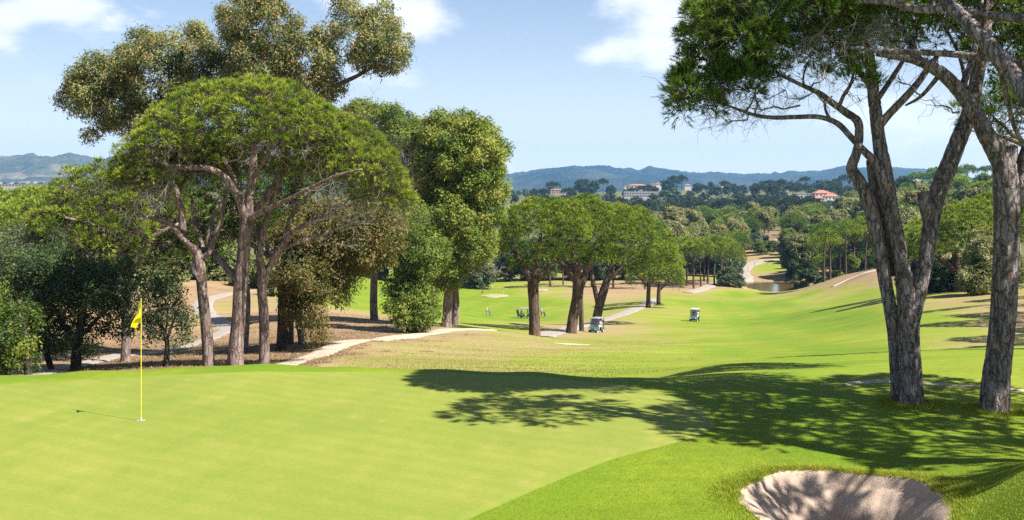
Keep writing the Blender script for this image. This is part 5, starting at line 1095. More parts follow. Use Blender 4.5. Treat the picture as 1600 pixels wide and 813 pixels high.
place(pl, [(1118, 640), (1158, 560), (1172, 570), (1185, 565), (1240, 590), (1262, 600), (1278, 590), (1105, 690), (1230, 660), (1340, 560), (1360, 580), (1385, 560), (1068, 1120), (1040, 1130), (1318, 640), (1300, 600), (1205, 600), (1140, 610)], R, labl, grpl, .75, 1.15)
labr = 'rounded scrub tree on the heath slope at the right'; grpr = 'scrub trees on the right slope'
prr = [proto_round('scrub_tree', labr, grpr, 181, PALE, 6, 5.0, True, low=.05), proto_round('scrub_tree', labr, grpr, 182, RUSTY, 5, 5.0, True, low=.05, special=.12), proto_umbrella('scrub_tree', labr, grpr, 183, PINE, 8, 6.0, True), proto_round('scrub_tree', labr, grpr, 184, BROAD, 6, 5.0, True, low=.05)]
for p_, l_ in zip(prr, ('pale scrub bush', 'rusty scrub bush', 'bright umbrella pine', 'green scrub bush')): p_['_look'] = l_
place(prr, spread(120, 1385, 1760, 300, 760, R, None, 9.5), R, '@ on the heath slope at the right', grpr, .6, 1.0)
labs = 'dark domed pine on the skyline between the leaning trunks at right'; grps = 'domed pines on the right skyline'
ps = [proto_umbrella('umbrella_pine', labs, grps, 191, PINE_DARK, 11, 7.5, True)]
place(ps, [(1388, 860), (1400, 900), (1442, 760), (1456, 770), (1470, 760), (1484, 740), (1498, 745), (1512, 760), (1430, 800), (1540, 800), (1462, 820), (1490, 800)], R, labs, grps, .8, 1.1)
labf = 'small far tree on the plain below the mountains'; grpf = 'far trees on the plain'
pf = [proto_round('far_tree', labf, grpf, 195, BROAD, 11, 5.0, True, low=.1), proto_round('far_tree', labf, grpf, 196, OAK, 12, 5.4, True, low=.1)]
place(pf, spread(30, 770, 900, 900, 2300, R, lambda a, b: 850 < a < 885 and b < 1700, 16), R, labf, grpf, .7, .95)
place(pf, spread(26, -60, 150, 1250, 2200, R, lambda a, b: a > 15 and b < 1500, 18), R, labf, grpf, .7, 1.1)

place([pv[2], pv[0]], [(1184, 436), (1196, 440), (1208, 437), (1220, 433), (1232, 428)], R, 'low bush on the bank above the far tee', 'bushes above the far tee', .45, .6)
# pines standing just beyond the right edge: their shade lies across the slope behind the big trunks
for k, (X_, Y_) in enumerate(((43, 77), (48, 84), (39, 60), (31, 45), (45, 67), (36, 52), (56, 94), (52, 104), (64, 116))):
    dup(pu[k % 2], (X_, Y_, gz(X_, Y_) - .2), k * 1.3, .95, 'umbrella pine beyond the right edge shading the slope behind the big trunks', 'pines beyond the right edge')
place(ph, [(978, 1290), (990, 1300), (1000, 1285), (1012, 1300), (1024, 1290), (1034, 1300), (985, 1340), (1006, 1345), (1020, 1340)], R, '@ behind the long white building on the hill', grph, .8, .95)
place(ph, [(966, 1120), (980, 1130), (1000, 1132), (1016, 1128), (1032, 1136)], R, '@ in front of the long white building on the hill', grph, .5, .62)
place(ph, [(1244, 872), (1276, 850), (1285, 846), (1296, 856), (1318, 872), (1258, 846)], R, '@ among the houses of the villa group', grph, .38, .5)
place([pv[0], pv[2], pv[5]], [(1292, 292), (1304, 296), (1318, 302), (1331, 298), (1345, 306), (1358, 300), (1372, 296), (1284, 300), (1310, 318), (1350, 322)], R, 'low bush in the undergrowth between the tall pines right of the pond', 'undergrowth right of the pond', .42, .62)

# ------------------------------------------------------------------ flag and hole
YEL = simple('yellow flag nylon', (0.72, 0.62, 0.012), 0.55, var=0.05)
YELP = simple('yellow pole paint', (0.66, 0.55, 0.05), 0.35, var=0.05)
WHITE = simple('white paint', (0.56, 0.56, 0.55), 0.4, var=0.05)
BLACK = simple('black plastic', (0.018, 0.018, 0.02), 0.45)
DARK = simple('black rubber', (0.022, 0.022, 0.022), 0.8)
SILVER = simple('grey metal', (0.45, 0.46, 0.48), 0.35, 0.8)
fx, fy = flat(220.5, 658.5); fz = float(ground_z0(np.array([fx]), np.array([fy]))[0]) + 0.008
fl = thing('golf_flag', 'yellow flag hanging limp on a thin yellow pole stuck in the hole on the green', 'flag', (fx, fy, fz))
pm = MB().tube([(0, 0, -0.1), (0, 0, 1.0), (0, 0, 2.24)], [0.0085, 0.0075, 0.006], 10); pm.build('pole', YELP, fl, True)
MB().cyl((0, 0, 2.25), (0, 0, 1), 0.011, 0.02, 10).build('pole_cap', YELP, fl, True)
MB().cyl((0, 0, 0.03), (0, 0, 1), 0.012, 0.07, 10).build('ferrule', WHITE, fl, True)
nu, nv = 26, 20; Vf = []
for j in range(nv + 1):
    for i in range(nu + 1):
        u, v = i / nu, j / nv                                    # u out along the fly, v down the hoist
        hz = 2.225 - 0.34 * v
        free = np.array([-0.195 * u ** 1.05 - 0.012 * math.sin(u * 9 + v * 3), 0, -0.50 * u ** 1.15 * (1 - 0.52 * v) - 0.02 * v])
        fold = 0.055 * math.sin(v * 7.5 + u * 2.2) * u ** 0.7 + 0.02 * math.sin(v * 15 + u * 6) * u
        x = free[0] * (1 - 0.55 * v * (1 - u * 0.45)) + 0.02 * math.sin(v * 9) * u
        Vf.append((x, fold, hz + free[2] * (0.98 - 0.2 * v)))
q = [(j * (nu + 1) + i, j * (nu + 1) + i + 1, (j + 1) * (nu + 1) + i + 1, (j + 1) * (nu + 1) + i) for j in range(nv) for i in range(nu)]
clo = mesh_np('flag_cloth', Vf, np.array(q), YEL, fl, smooth=True)
so = clo.modifiers.new('thick', 'SOLIDIFY'); so.thickness = 0.002
cup = MB(); a = np.linspace(0, 2 * math.pi, 28, endpoint=False)
ring = [(0.054 * math.cos(t), 0.054 * math.sin(t), 0.002) for t in a] + [(0.070 * math.cos(t), 0.070 * math.sin(t), 0.003) for t in a] + [(0.054 * math.cos(t), 0.054 * math.sin(t), -0.10) for t in a]
cup.addv(ring, [(i, (i + 1) % 28, 28 + (i + 1) % 28, 28 + i) for i in range(28)] + [(i, 56 + i, 56 + (i + 1) % 28, (i + 1) % 28) for i in range(28)])
co_ = cup.build('hole_cup', WHITE, None); co_.location = (fx, fy, fz + 0.002); props(co_, 'white rim of the golf hole in the green at the foot of the flag pole', 'golf hole')

# ------------------------------------------------------------------ people
SKIN = simple('skin', (0.52, 0.30, 0.20), 0.55, var=0.06); HAIR = simple('dark hair', (0.05, 0.03, 0.02), 0.6)
CLOTH = {}
def cloth(c):
    if c not in CLOTH:
        rgb = dict(white=(0.50, 0.50, 0.50), blue=(0.20, 0.42, 0.66), beige=(0.44, 0.36, 0.29), navy=(0.03, 0.05, 0.11), red=(0.42, 0.05, 0.04), pink=(0.58, 0.30, 0.34), grey=(0.25, 0.26, 0.28), yellow=(0.62, 0.52, 0.14), black=(0.025, 0.025, 0.03), cream=(0.46, 0.42, 0.34))[c]
        CLOTH[c] = simple(c + ' cloth', rgb, 0.8, var=0.1, scale=8)
    return CLOTH[c]
def skin_mesh(name, verts, edges, radii, mat, parent, sub=1):
    me = bpy.data.meshes.new(name); me.from_pydata([tuple(v) for v in verts], edges, []); me.materials.append(mat)
    o = link(name, me, parent); m = o.modifiers.new('skin', 'SKIN'); m.use_smooth_shade = True
    lay = me.skin_vertices[0] if me.skin_vertices else None
    if lay is None:
        bm = bmesh.new(); bm.from_mesh(me); bm.verts.layers.skin.verify(); bm.to_mesh(me); bm.free(); lay = me.skin_vertices[0]
    for i, r in enumerate(radii):
        lay.data[i].radius = (r, r) if np.isscalar(r) else r
        lay.data[i].use_root = (i == 0)
    s = o.modifiers.new('sub', 'SUBSURF'); s.levels = s.render_levels = sub
    return o
def person(label, loc, rz, pose, top, bottom, head='hair', headcol='navy', shorts=False, group=None):
    """facing local +Y. pose: stand, walk, sit, bend."""
    t = thing('person', label, 'person', loc, rz, group)
    J = dict(pel=(0, 0, .96), spi=(0, .01, 1.16), che=(0, .0, 1.36), nck=(0, .02, 1.49), hb=(0, .04, 1.56), hm=(0, .05, 1.645), ht=(0, .03, 1.73), nose=(0, .145, 1.635))
    for s, k in ((-1, 'l'), (1, 'r')):
        J[k + 'sh'] = (s * .185, 0, 1.42); J[k + 'el'] = (s * .245, -.02, 1.14); J[k + 'wr'] = (s * .24, .12, .92); J[k + 'ha'] = (s * .235, .16, .86)
        J[k + 'hi'] = (s * .095, 0, .90); J[k + 'kn'] = (s * .105, .03, .50); J[k + 'an'] = (s * .11, -.02, .09); J[k + 'to'] = (s * .125, .17, .035)
    if pose == 'walk':
        J['lkn'] = (-.10, .16, .52); J['lan'] = (-.11, .20, .10); J['lto'] = (-.12, .38, .05); J['rkn'] = (.10, -.04, .50); J['ran'] = (.11, -.24, .12); J['rto'] = (.12, -.08, .03)
        J['rel'] = (.24, .10, 1.17); J['rwr'] = (.23, .34, 1.05); J['rha'] = (.22, .42, 1.04)
    if pose == 'sit':
        dz = -0.40
        for k in list(J): J[k] = (J[k][0], J[k][1], J[k][2] + dz)
        for s, k in ((-1, 'l'), (1, 'r')):
            J[k + 'hi'] = (s * .10, .05, .53); J[k + 'kn'] = (s * .12, .46, .54); J[k + 'an'] = (s * .12, .56, .12); J[k + 'to'] = (s * .13, .74, .06)
            J[k + 'el'] = (s * .25, .10, .80); J[k + 'wr'] = (s * .16, .36, .78); J[k + 'ha'] = (s * .12, .44, .80)
    if pose == 'bend':
        for k in ('spi', 'che', 'nck', 'hb', 'hm', 'ht', 'nose'):
            x, y, z = J[k]; h = z - .96; J[k] = (x, y * .8 + h * .42, .96 + h * .88)
        for s, k in ((-1, 'l'), (1, 'r')):
            J[k + 'sh'] = (s * .18, .20, 1.35); J[k + 'el'] = (s * .16, .33, 1.10); J[k + 'wr'] = (s * .05, .44, .90); J[k + 'ha'] = (s * .03, .47, .84)
    names = ['pel', 'spi', 'che', 'nck', 'hb', 'hm', 'ht', 'nose']; rad = [.125, .12, .135, .055, .07, (.088, .10), .05, .018]
    edges = [(0, 1), (1, 2), (2, 3), (3, 4), (4, 5), (5, 6), (5, 7)]; V = [J[n] for n in names]
    def chain(start, ks, rs):
        p = start
        for k, r in zip(ks, rs): V.append(J[k]); rad.append(r); edges.append((p, len(V) - 1)); p = len(V) - 1
        return p
    for k, s in (('l', -1), ('r', 1)):
        h = chain(2, [k + 'sh', k + 'el', k + 'wr', k + 'ha'], [.06, .042, .028, (.03, .018)])
        hv = np.array(J[k + 'ha']); d = nrm(hv - np.array(J[k + 'wr'])); side = nrm(np.cross(d, (0, 0, 1.0)) if abs(d[2]) < .9 else np.cross(d, (0, 1.0, 0)))
        for fi, (o_, L) in enumerate(((-.026, .055), (-.009, .066), (.009, .062), (.026, .048))):
            V.append(tuple(hv + side * o_ + d * .035)); rad.append(.009); edges.append((h, len(V) - 1))
            V.append(tuple(hv + side * o_ * 1.1 + d * (.035 + L * .6) + np.array((0, 0, -.012)))); rad.append(.008); edges.append((len(V) - 2, len(V) - 1))
        V.append(tuple(hv - side * s * .042 + d * .02)); rad.append(.010); edges.append((h, len(V) - 1))
        chain(0, [k + 'hi', k + 'kn', k + 'an', k + 'to'], [.088, .055, .038, (.042, .03)])
    skin_mesh('body', V, edges, rad, SKIN, t)
    sv = [J[n] for n in ('pel', 'spi', 'che')] + [np.array(J['nck']) * .55 + np.array(J['che']) * .45]; se = [(0, 1), (1, 2), (2, 3)]; sr = [.145, .142, .158, .085]
    for k in 'lr':
        b = len(sv); e = np.array(J[k + 'el']); s_ = np.array(J[k + 'sh']); sv += [s_, s_ * .35 + e * .65]; se += [(2, b), (b, b + 1)]; sr += [.082, .066]
    skin_mesh('shirt', sv, se, sr, cloth(top), t)
    tv = [np.array(J['pel'])]; te = []; tr_ = [.148]
    for k in 'lr':
        b = len(tv); kn, an = np.array(J[k + 'kn']), np.array(J[k + 'an']); tv += [J[k + 'hi'], kn]; te += [(0, b), (b, b + 1)]; tr_ += [.105, .072]
        if not shorts: tv += [an * .92 + kn * .08]; te += [(b + 1, b + 2)]; tr_ += [.055]
    skin_mesh('shorts' if shorts else 'trousers', tv, te, tr_, cloth(bottom), t)
    for k in 'lr':
        an, to = np.array(J[k + 'an']), np.array(J[k + 'to'])
        skin_mesh('shoe', [an - (0, .03, .03), (an + to) / 2 + (0, 0, -.015), to], [(0, 1), (1, 2)], [(.05, .045), (.052, .04), (.042, .028)], cloth('white'), t)
    hm, ht = np.array(J['hm']), np.array(J['ht']); up = nrm(ht - hm)
    hv = [hm + (0, -.045, .0), hm + (0, -.035, .05), ht + (0, -.01, .0)]
    skin_mesh('hair', hv, [(0, 1), (1, 2)], [.085, .098, .07], HAIR, t)
    for s in (-1, 1): MB().cyl(hm + (s * .034, .082, .022), (0, 1, 0), .012, .02, 8).build('eye', BLACK, t, True)
    if head == 'cap':
        skin_mesh('cap', [hm + (0, -.01, .055), ht + (0, .0, .012)], [(0, 1)], [.108, .075], cloth(headcol), t)
        MB().box(hm + (0, .14, .06), (.15, .11, .014)).build('cap_peak', cloth(headcol), t)
    return t

# ------------------------------------------------------------------ golf carts
def paint(name, c):
    m, t = new_mat(name); co = t.add('ShaderNodeTexCoord').outputs['Object']
    n = t.noise(co, 4.0, 5.0, 0.6); col = t.mix(t.math('MULTIPLY', n, 0.35), c, (0.20, 0.18, 0.14))
    b = t.add('ShaderNodeBsdfPrincipled', inp={'Base Color': col, 'Roughness': 0.3, 'Coat Weight': 0.3}); finish(t, b.outputs[0]); return m
TEAL = paint('dark teal cart paint', (0.012, 0.085, 0.085)); NAVYP = paint('dark navy cart paint', (0.012, 0.018, 0.032))
ROOFW = paint('white cart roof', (0.52, 0.52, 0.49)); ROOFG = paint('grey cart roof', (0.30, 0.30, 0.29)); SEATM = simple('cream vinyl seat', (0.36, 0.33, 0.28), 0.5)
GLASS, _t = new_mat('clear windscreen')
_g = _t.add('ShaderNodeBsdfGlossy', inp={'Roughness': 0.05}); _tr = _t.add('ShaderNodeBsdfTransparent', inp={'Color': (0.55, 0.58, 0.60, 1)}); _d = _t.add('ShaderNodeBsdfDiffuse', inp={'Color': (0.55, 0.52, 0.56, 1)})
_m = _t.add('ShaderNodeMixShader', inp={0: 0.10, 1: _tr.outputs[0], 2: _g.outputs[0]}); _m2 = _t.add('ShaderNodeMixShader', inp={0: 0.06, 1: _m.outputs[0], 2: _d.outputs[0]}); finish(_t, _m2.outputs[0])
LAMP = simple('pale lamp glass', (0.75, 0.74, 0.66), 0.15); BAGM = simple('golf bag cloth', (0.03, 0.035, 0.05), 0.7); BAGB = simple('blue golf bag cloth', (0.09, 0.12, 0.22), 0.7)
def golf_cart(label, loc, rz, body, roof, group='golf carts on the course'):
    t = thing('golf_cart', label, 'golf cart', loc, rz, group)                       # front is local +Y
    c = MB().prism([(.62, .30), (1.16, .30), (1.20, .44), (1.14, .66), (.98, .80), (.72, .86), (.60, .84), (.60, .45)], -.52, .52); c.build('front_cowl', body, t, False, .025)
    c = MB().prism([(-1.16, .34), (-.30, .34), (-.26, .42), (-.26, .64), (-.40, .68), (-1.10, .72), (-1.20, .62)], -.56, .56); c.build('rear_body', body, t, False, .03)
    MB().box((0, .18, .30), (1.04, 1.2, .08)).build('floor_pan', BLACK, t, False, .01)
    MB().box((0, 1.21, .34), (1.0, .08, .13)).build('front_bumper', BLACK, t, False, .02)
    MB().box((0, -1.22, .40), (1.0, .08, .13)).build('rear_bumper', BLACK, t, False, .02)
    MB().box((0, -.42, .74), (1.02, .52, .13)).build('seat', SEATM, t, False, .04)
    MB().box((0, -.72, 1.02), (1.02, .11, .44)).build('seat_back', SEATM, t, False, .04)
    MB().box((0, -.20, 1.86), (1.20, 1.78, .06)).box((0, -.20, 1.90), (1.02, 1.55, .05), taper=.9).build('roof', roof, t, False, .02)
    for s in (-1, 1):
        MB().tube([(s * .52, .70, .84), (s * .52, .58, 1.40), (s * .53, .52, 1.84)], .018, 6).build('roof_strut', BLACK, t, True)
        MB().tube([(s * .54, -.96, .70), (s * .54, -.98, 1.30), (s * .53, -.96, 1.84)], .018, 6).build('roof_strut', BLACK, t, True)
        MB().cyl((s * .36, 1.165, .58), (0, 1, .2), .075, .04, 14).build('headlight', LAMP, t, True)
        MB().tube([(s * .54, -.18, .70), (s * .56, -.30, .90), (s * .54, -.56, .92)], .015, 6).build('armrest', BLACK, t, True)
        for y in (.84, -.80):
            w_ = MB().cyl((s * .48, y, .23), (1, 0, 0), .23, .19, 20).build('wheel', DARK, t, True)
            MB().cyl((s * .575, y, .23), (1, 0, 0), .125, .03, 16).build('rim', WHITE, w_, True)
    ws = MB().addv([(-.50, .695, .86), (.50, .695, .86), (.50, .545, 1.80), (-.50, .545, 1.80), (-.50, .683, .86), (.50, .683, .86), (.50, .533, 1.80), (-.50, .533, 1.80)], [(0, 1, 2, 3), (7, 6, 5, 4), (0, 4, 5, 1), (1, 5, 6, 2), (2, 6, 7, 3), (3, 7, 4, 0)]); ws.build('windscreen', GLASS, t)
    MB().tube([(-.26, .60, .78), (-.26, .36, 1.02)], .02, 6).build('steering_column', BLACK, t)
    sw = MB(); a = np.linspace(0, 2 * math.pi, 17); sw.tube([(-.26 + .17 * math.cos(k), .35 + .10 * math.sin(k), 1.03 + .13 * math.sin(k)) for k in a], .014, 6, False); sw.build('steering_wheel', BLACK, t, True)
    for s, m in ((-.26, BAGM), (.26, BAGB)): golf_bag(t, s, -1.16, .62, .25, m)
    return t
def golf_bag(t, x, y, z, lean, m):
    """a bag strapped to its cart, or carried by its trolley"""
    b = MB().tube([(x, y, z), (x, y - lean * .5, z + .45), (x, y - lean, z + .84)], [.13, .125, .14], 12).build('golf_bag', m, t, True)
    c = MB()
    for k in range(6):
        dx, dy = .06 * math.cos(k), .06 * math.sin(k); c.tube([(x + dx, y - lean + dy, z + .80), (x + dx * 1.3, y - lean * 1.15 + dy, z + 1.02)], .008, 5); c.box((x + dx * 1.3 + .03, y - lean * 1.15 + dy, z + 1.04), (.09, .03, .05))
    c.build('golf_clubs', SILVER, b)
def cart_loc(px, D): return at(px, D)
def heading(fx_, fy_): return math.atan2(-fx_, fy_)
def riders(c, specs):
    rz = c.rotation_euler.z; L = Vector(c.location)
    for (label, side, top, bottom, head, hc) in specs:
        o = Matrix.Rotation(rz, 4, 'Z') @ Vector((side * .26, -.48, .27)); person(label, L + o, rz, 'sit', top, bottom, head, hc)
hd = heading(-.50, -.86)
c1 = golf_cart('dark teal golf cart with pale grey roof parked by the row of umbrella pines', cart_loc(932, 137), hd, TEAL, ROOFG)
riders(c1, [('driver in a white shirt seated in the teal cart parked by the pines', -1, 'white', 'white', 'cap', 'navy'), ('passenger in dark clothes seated in the teal cart by the pines', 1, 'black', 'grey', 'hair', 'navy')])
c2 = golf_cart('teal golf cart with a white roof driving on the open sunny fairway at right', cart_loc(1085.5, 166), heading(-.38, -.92), TEAL, ROOFW)
riders(c2, [('driver in a white shirt and cap in the cart on the open fairway', -1, 'white', 'white', 'cap', 'red'), ('passenger in dark red in the cart on the open fairway', 1, 'red', 'navy', 'hair', 'navy')])
c3 = golf_cart('dark navy golf cart seen side-on in shade left of a pine trunk', cart_loc(819.5, 201), heading(.97, -.25), NAVYP, ROOFG)
riders(c3, [('driver in black seated in the navy cart left of the pine trunk', 1, 'black', 'black', 'cap', 'black')])
def trolley(label, loc, rz, bagm):
    t = thing('golf_trolley', label, 'golf trolley', loc, rz, 'golf trolleys on the middle fairway')
    MB().tube([(0, .10, .14), (0, -.05, .55), (0, -.42, 1.02)], .016, 6).build('frame', SILVER, t, True)
    MB().tube([(-.14, -.42, 1.03), (.14, -.42, 1.03)], .018, 6).build('handle', BLACK, t, True)
    for (x, y, r) in ((-.30, .02, .15), (.30, .02, .15), (0, .50, .11)):
        w_ = MB().cyl((x, y, r), (1, 0, 0), r, .05, 18).build('wheel', DARK, t, True); MB().cyl((x, y, r), (1, 0, 0), r * .55, .06, 12).build('rim', WHITE, w_, True)
    MB().tube([(-.30, .02, .15), (.30, .02, .15)], .012, 6).build('axle', SILVER, t)
    MB().tube([(0, .10, .14), (0, .5, .12)], .014, 6).build('fork', SILVER, t)
    golf_bag(t, 0, .16, .18, .30, bagm); return t
person('golfer in pale beige clothes standing left of a blue-grey golf bag on the middle fairway', at(760.5, 204), heading(1, -.1), 'stand', 'beige', 'cream', 'cap', 'white')
trolley('golf trolley with a blue-grey bag beside the beige-clad golfer', at(765.5, 203.6), heading(1, -.1), BAGB)
person('golfer in a light blue shirt and red shorts to the right of the pine trunk', at(846, 202), heading(.5, .86), 'walk', 'blue', 'red', 'hair', 'navy', True)
trolley('golf trolley with a black bag on the right of the golfer in blue', at(851, 201.5), heading(1, .1), BAGM)
person('far golfer in white on the distant green in front of dark trees', at(767.5, 285), heading(1, -.6), 'bend', 'white', 'grey', 'cap', 'white')
person('far golfer in a pink top standing at the right of the distant green', at(786.5, 280), heading(-1, -.3), 'stand', 'pink', 'cream', 'cap', 'yellow')
fb = thing('golf_bag', 'small red and black golf bag standing on the grass by the distant bunker', 'golf bag', at(753.5, 276), .3); golf_bag(fb, 0, 0, 0, .35, cloth('red'))
MB().tube([(-.1, .02, .5), (-.28, .35, .0)], .012, 5).build('stand_leg', BLACK, fb); MB().tube([(.1, .02, .5), (.28, .35, .0)], .012, 5).build('stand_leg', BLACK, fb)

# ------------------------------------------------------------------ posts, stones
STAKE = simple('weathered post wood', (0.28, 0.20, 0.14), 0.8); REDP = simple('red stake paint', (0.55, 0.10, 0.04), 0.5)
def stake(label, px, D, h, m, r=.035, group=None):
    t = thing('marker_post', label, 'post', at(px, D), group=group)
    MB().tube([(0, 0, -.2), (0, 0, h)], r, 8).build('post', m, t, True); MB().cyl((0, 0, h), (0, 0, 1), r * 1.25, .08, 8, r * .6).build('post_cap', WHITE, t, True)
stake('thin red-topped stake in front of the shrubs beneath the broad pine', 1511.5, 138, 1.9, REDP, .06)
for px, D_, h in ((1169, 372, 1.6), (1179, 385, 2.2), (1199, 392, 1.6)): stake('small post on the tee beyond the pond', px, D_, h, STAKE, .09, 'posts on the tee')
STONE = simple('pale rock', (0.350, 0.301, 0.238), 0.9, var=0.3, scale=2.0)
rr = np.random.default_rng(5)
for k in range(22):
    px = rr.uniform(1160, 1184); D_ = rr.uniform(303, 322); bm = bmesh.new(); bmesh.ops.create_icosphere(bm, subdivisions=2, radius=1)
    for v in bm.verts: v.co *= 1 + .28 * float(vnoise(np.array([v.co.x * 1.7 + k * 5]), np.array([v.co.y * 1.7 + v.co.z]), k)[0] * 2)
    me = bpy.data.meshes.new('rock'); bm.to_mesh(me); bm.free(); me.materials.append(STONE); o = link('rock', me)
    o.location = [float(c) for c in at(px, D_, .1)]; s = rr.uniform(.35, .95); o.scale = (s * 1.3, s, s * .65); o.rotation_euler = (0, 0, rr.uniform(0, 6)); props(o, 'pale rock in the bank along the left side of the brown pond', 'rock', 'rocks on the pond bank')

# ------------------------------------------------------------------ buildings far off
WALLW = simple('white render', (0.392, 0.386, 0.370), 0.8, var=0.08, scale=.3); WALLP = simple('pink render', (0.337, 0.229, 0.184), 0.8, var=0.08, scale=.3); WALLG = simple('pale concrete', (0.326, 0.315, 0.299), 0.85, var=.1, scale=.3)
def roof_mat():
    m, t = new_mat('terracotta roof tiles'); co = t.add('ShaderNodeTexCoord').outputs['Object']
    wv = t.add('ShaderNodeTexWave', wave_type='BANDS', bands_direction='X', inp={'Vector': co, 'Scale': 1.6}); n = t.noise(co, .6, 4.0)
    finish(t, principled(t, t.mix(n, (0.30, 0.095, 0.055), (0.42, 0.17, 0.11)), .8, bump(t, wv.outputs['Fac'], .6, .08))); return m
TILE = roof_mat(); PANE = simple('dark window glass', (0.03, 0.035, 0.045), 0.12)
def block(t, x0, x1, y0, y1, h, wall, rows=(), wn=4, ww=1.4, wh=1.3, roof=None, z0=-6.0, rh=2.2, over=.5):
    MB().box(((x0 + x1) / 2, (y0 + y1) / 2, (h + z0) / 2), (x1 - x0, y1 - y0, h - z0)).build('wall', wall, t)
    for zr in rows:
        for k in range(wn):
            xc = x0 + (x1 - x0) * (k + .5) / wn
            w_ = MB().box((xc, y0 - .03, zr), (ww + .3, .14, wh + .3)).build('window', WALLW, t); MB().box((xc, y0 - .08, zr), (ww, .12, wh)).build('pane', PANE, w_)
    if roof == 'hip':
        a, b, c, d = x0 - over, x1 + over, y0 - over, y1 + over; L = min((b - a), (d - c)) / 2
        MB().addv([(a, c, h), (b, c, h), (b, d, h), (a, d, h), (a + L, (c + d) / 2, h + rh), (b - L, (c + d) / 2, h + rh)], [(0, 1, 5, 4), (1, 2, 5), (2, 3, 4, 5), (3, 0, 4), (3, 2, 1, 0)]).build('roof', TILE, t)
    elif roof == 'flat': MB().box(((x0 + x1) / 2, (y0 + y1) / 2, h + .15), (x1 - x0 + .6, y1 - y0 + .6, .4)).build('roof', WALLG, t)
def bld(label, px, py, D, rz=0.0, cat='building', name='building'):
    return thing(name, label, cat, P(px, py, D), rz)
b = bld('long white two-storey building with rows of dark windows on the wooded hill', 1002, 307.5, 1150)
block(b, -18, 14, 0, 12, 5.2, WALLG, (.9, 3.2), 12, 2.0, 1.1, 'flat'); block(b, 14.02, 18, 1, 9, 4.9, WALLW, (3.2,), 2, 1.0, 1.1, 'flat')
b = bld('white building with a low red roof just below the mountain skyline', 995, 293.5, 1560); block(b, -12, 16, 0, 14, 3.2, WALLW, (1.8,), 7, 1.6, 1.2, 'hip', rh=1.8); block(b, -18, -12.02, 1, 9, 2.6, WALLW, (1.4,), 2, 1.2, 1.2, 'flat')
b = bld('small white and pink block peeping over dark trees on the hilltop', 1022, 291, 1580); block(b, -5, 2.5, 0, 8, 4.0, WALLP, (2.6,), 2, 1.2, 1.4, 'flat'); block(b, 3.0, 11, 1, 8, 3.6, WALLW, (2.2,), 2, 1.2, 1.4, 'hip', rh=1.6)
b = bld('pink block of a building on the plain above the row of umbrella pines', 869, 303.5, 1450); block(b, -9, 9, 0, 9, 5.6, WALLP, (2.0, 4.2), 6, 1.2, 1.3, 'hip', rh=1.2)
b = bld('low white building right of the pink block on the plain', 888, 304.5, 1430); block(b, -6, 8, 0, 8, 3.6, WALLW, (2.0,), 5, 1.2, 1.2, 'flat')
for px, py, label in ((1075, 293, 'tiny white house showing between trees on the hilltop right of the pink and white block'), (1130, 292.5, 'tiny white house on the hill crest in the centre right')):
    b = bld(label, px, py, 1620, 0, 'house', 'house'); block(b, -5, 5, 0, 8, 3.2, WALLW, (1.8,), 3, 1.2, 1.2, 'hip', rh=1.4)
V_ = 880
b = bld('white villa with several terracotta roofs among dark trees on the hillside', 1284, 318.5, V_, .06, 'villa', 'villa')
block(b, -4, 9, 4, 13, 8.4, WALLW, (7.0,), 4, 1.0, 1.3, 'hip', rh=2.6); block(b, 2.5, 14, 0, 9, 6.0, WALLW, (4.4,), 4, 1.1, 1.4, 'hip', rh=2.6); block(b, -8, 1, -4, 3.5, 4.3, WALLW, (2.8,), 3, 1.0, 1.3, 'hip', rh=1.8)
b = bld('flat-roofed white house left of the terracotta-roofed villa', 1262, 312, V_ + 14, 0, 'house', 'house'); block(b, -10, 8, 0, 9, 4.6, WALLW, (2.6,), 5, 1.3, 1.3, 'flat'); block(b, -16, -10.02, 1, 8, 3.5, WALLW, (1.9,), 2, 1.2, 1.2, 'flat')
b = bld('small pale house with a grey roof below the terracotta-roofed villa', 1268, 324, V_ - 30, 0, 'house', 'house'); block(b, -5, 5, 0, 7, 4.4, WALLW, (2.4,), 2, 1.2, 1.3, 'flat')
b = bld('low house with a little red roof at the left end of the villa group', 1250, 319, V_ - 12, 0, 'house', 'house'); block(b, -6, 6, 0, 7, 3.0, WALLW, (1.6,), 3, 1.1, 1.1, 'hip', rh=1.3)
b = bld('low white terrace house at the right end of the villa group', 1312, 319, V_ - 4, 0, 'house', 'house'); block(b, -7, 8, 0, 6, 2.6, WALLW, (1.4,), 5, 1.1, 1.1, 'flat'); block(b, -3, 4, -6, -.5, .6, WALLW, (-.6,), 3, 1.0, 1.0, 'flat')
b = thing('observatory', 'white dome building on the right skyline between the leaning trunks', 'building', P(1426, 291.5, 860))
block(b, -10, 2, 0, 8, 1.8, WALLW, (.8,), 4, 1.0, 1.0, 'flat')
MB().cyl((3, 4, 0), (0, 0, 1), 4.2, 8, 24).build('drum', WALLW, b, True)
th = np.linspace(0, math.pi / 2, 8); V = [(3 + 4.35 * math.cos(a) * math.cos(p_), 4 + 4.35 * math.cos(a) * math.sin(p_), 4.0 + 3.6 * math.sin(a)) for a in th for p_ in np.linspace(0, 2 * math.pi, 24, endpoint=False)]
MB().addv(V, [(i * 24 + j, i * 24 + (j + 1) % 24, (i + 1) * 24 + (j + 1) % 24, (i + 1) * 24 + j) for i in range(7) for j in range(24)]).build('dome', WALLW, b, True)
b = bld('long low greenhouse roof shining pale beyond the pine wood at far left', 45, 292, 1180, 0, 'greenhouse', 'greenhouse')
block(b, -36, 34, 0, 20, 2.6, WALLG, (1.2,), 20, 2.4, .8, 'flat')
rr = np.random.default_rng(8)
hs = None
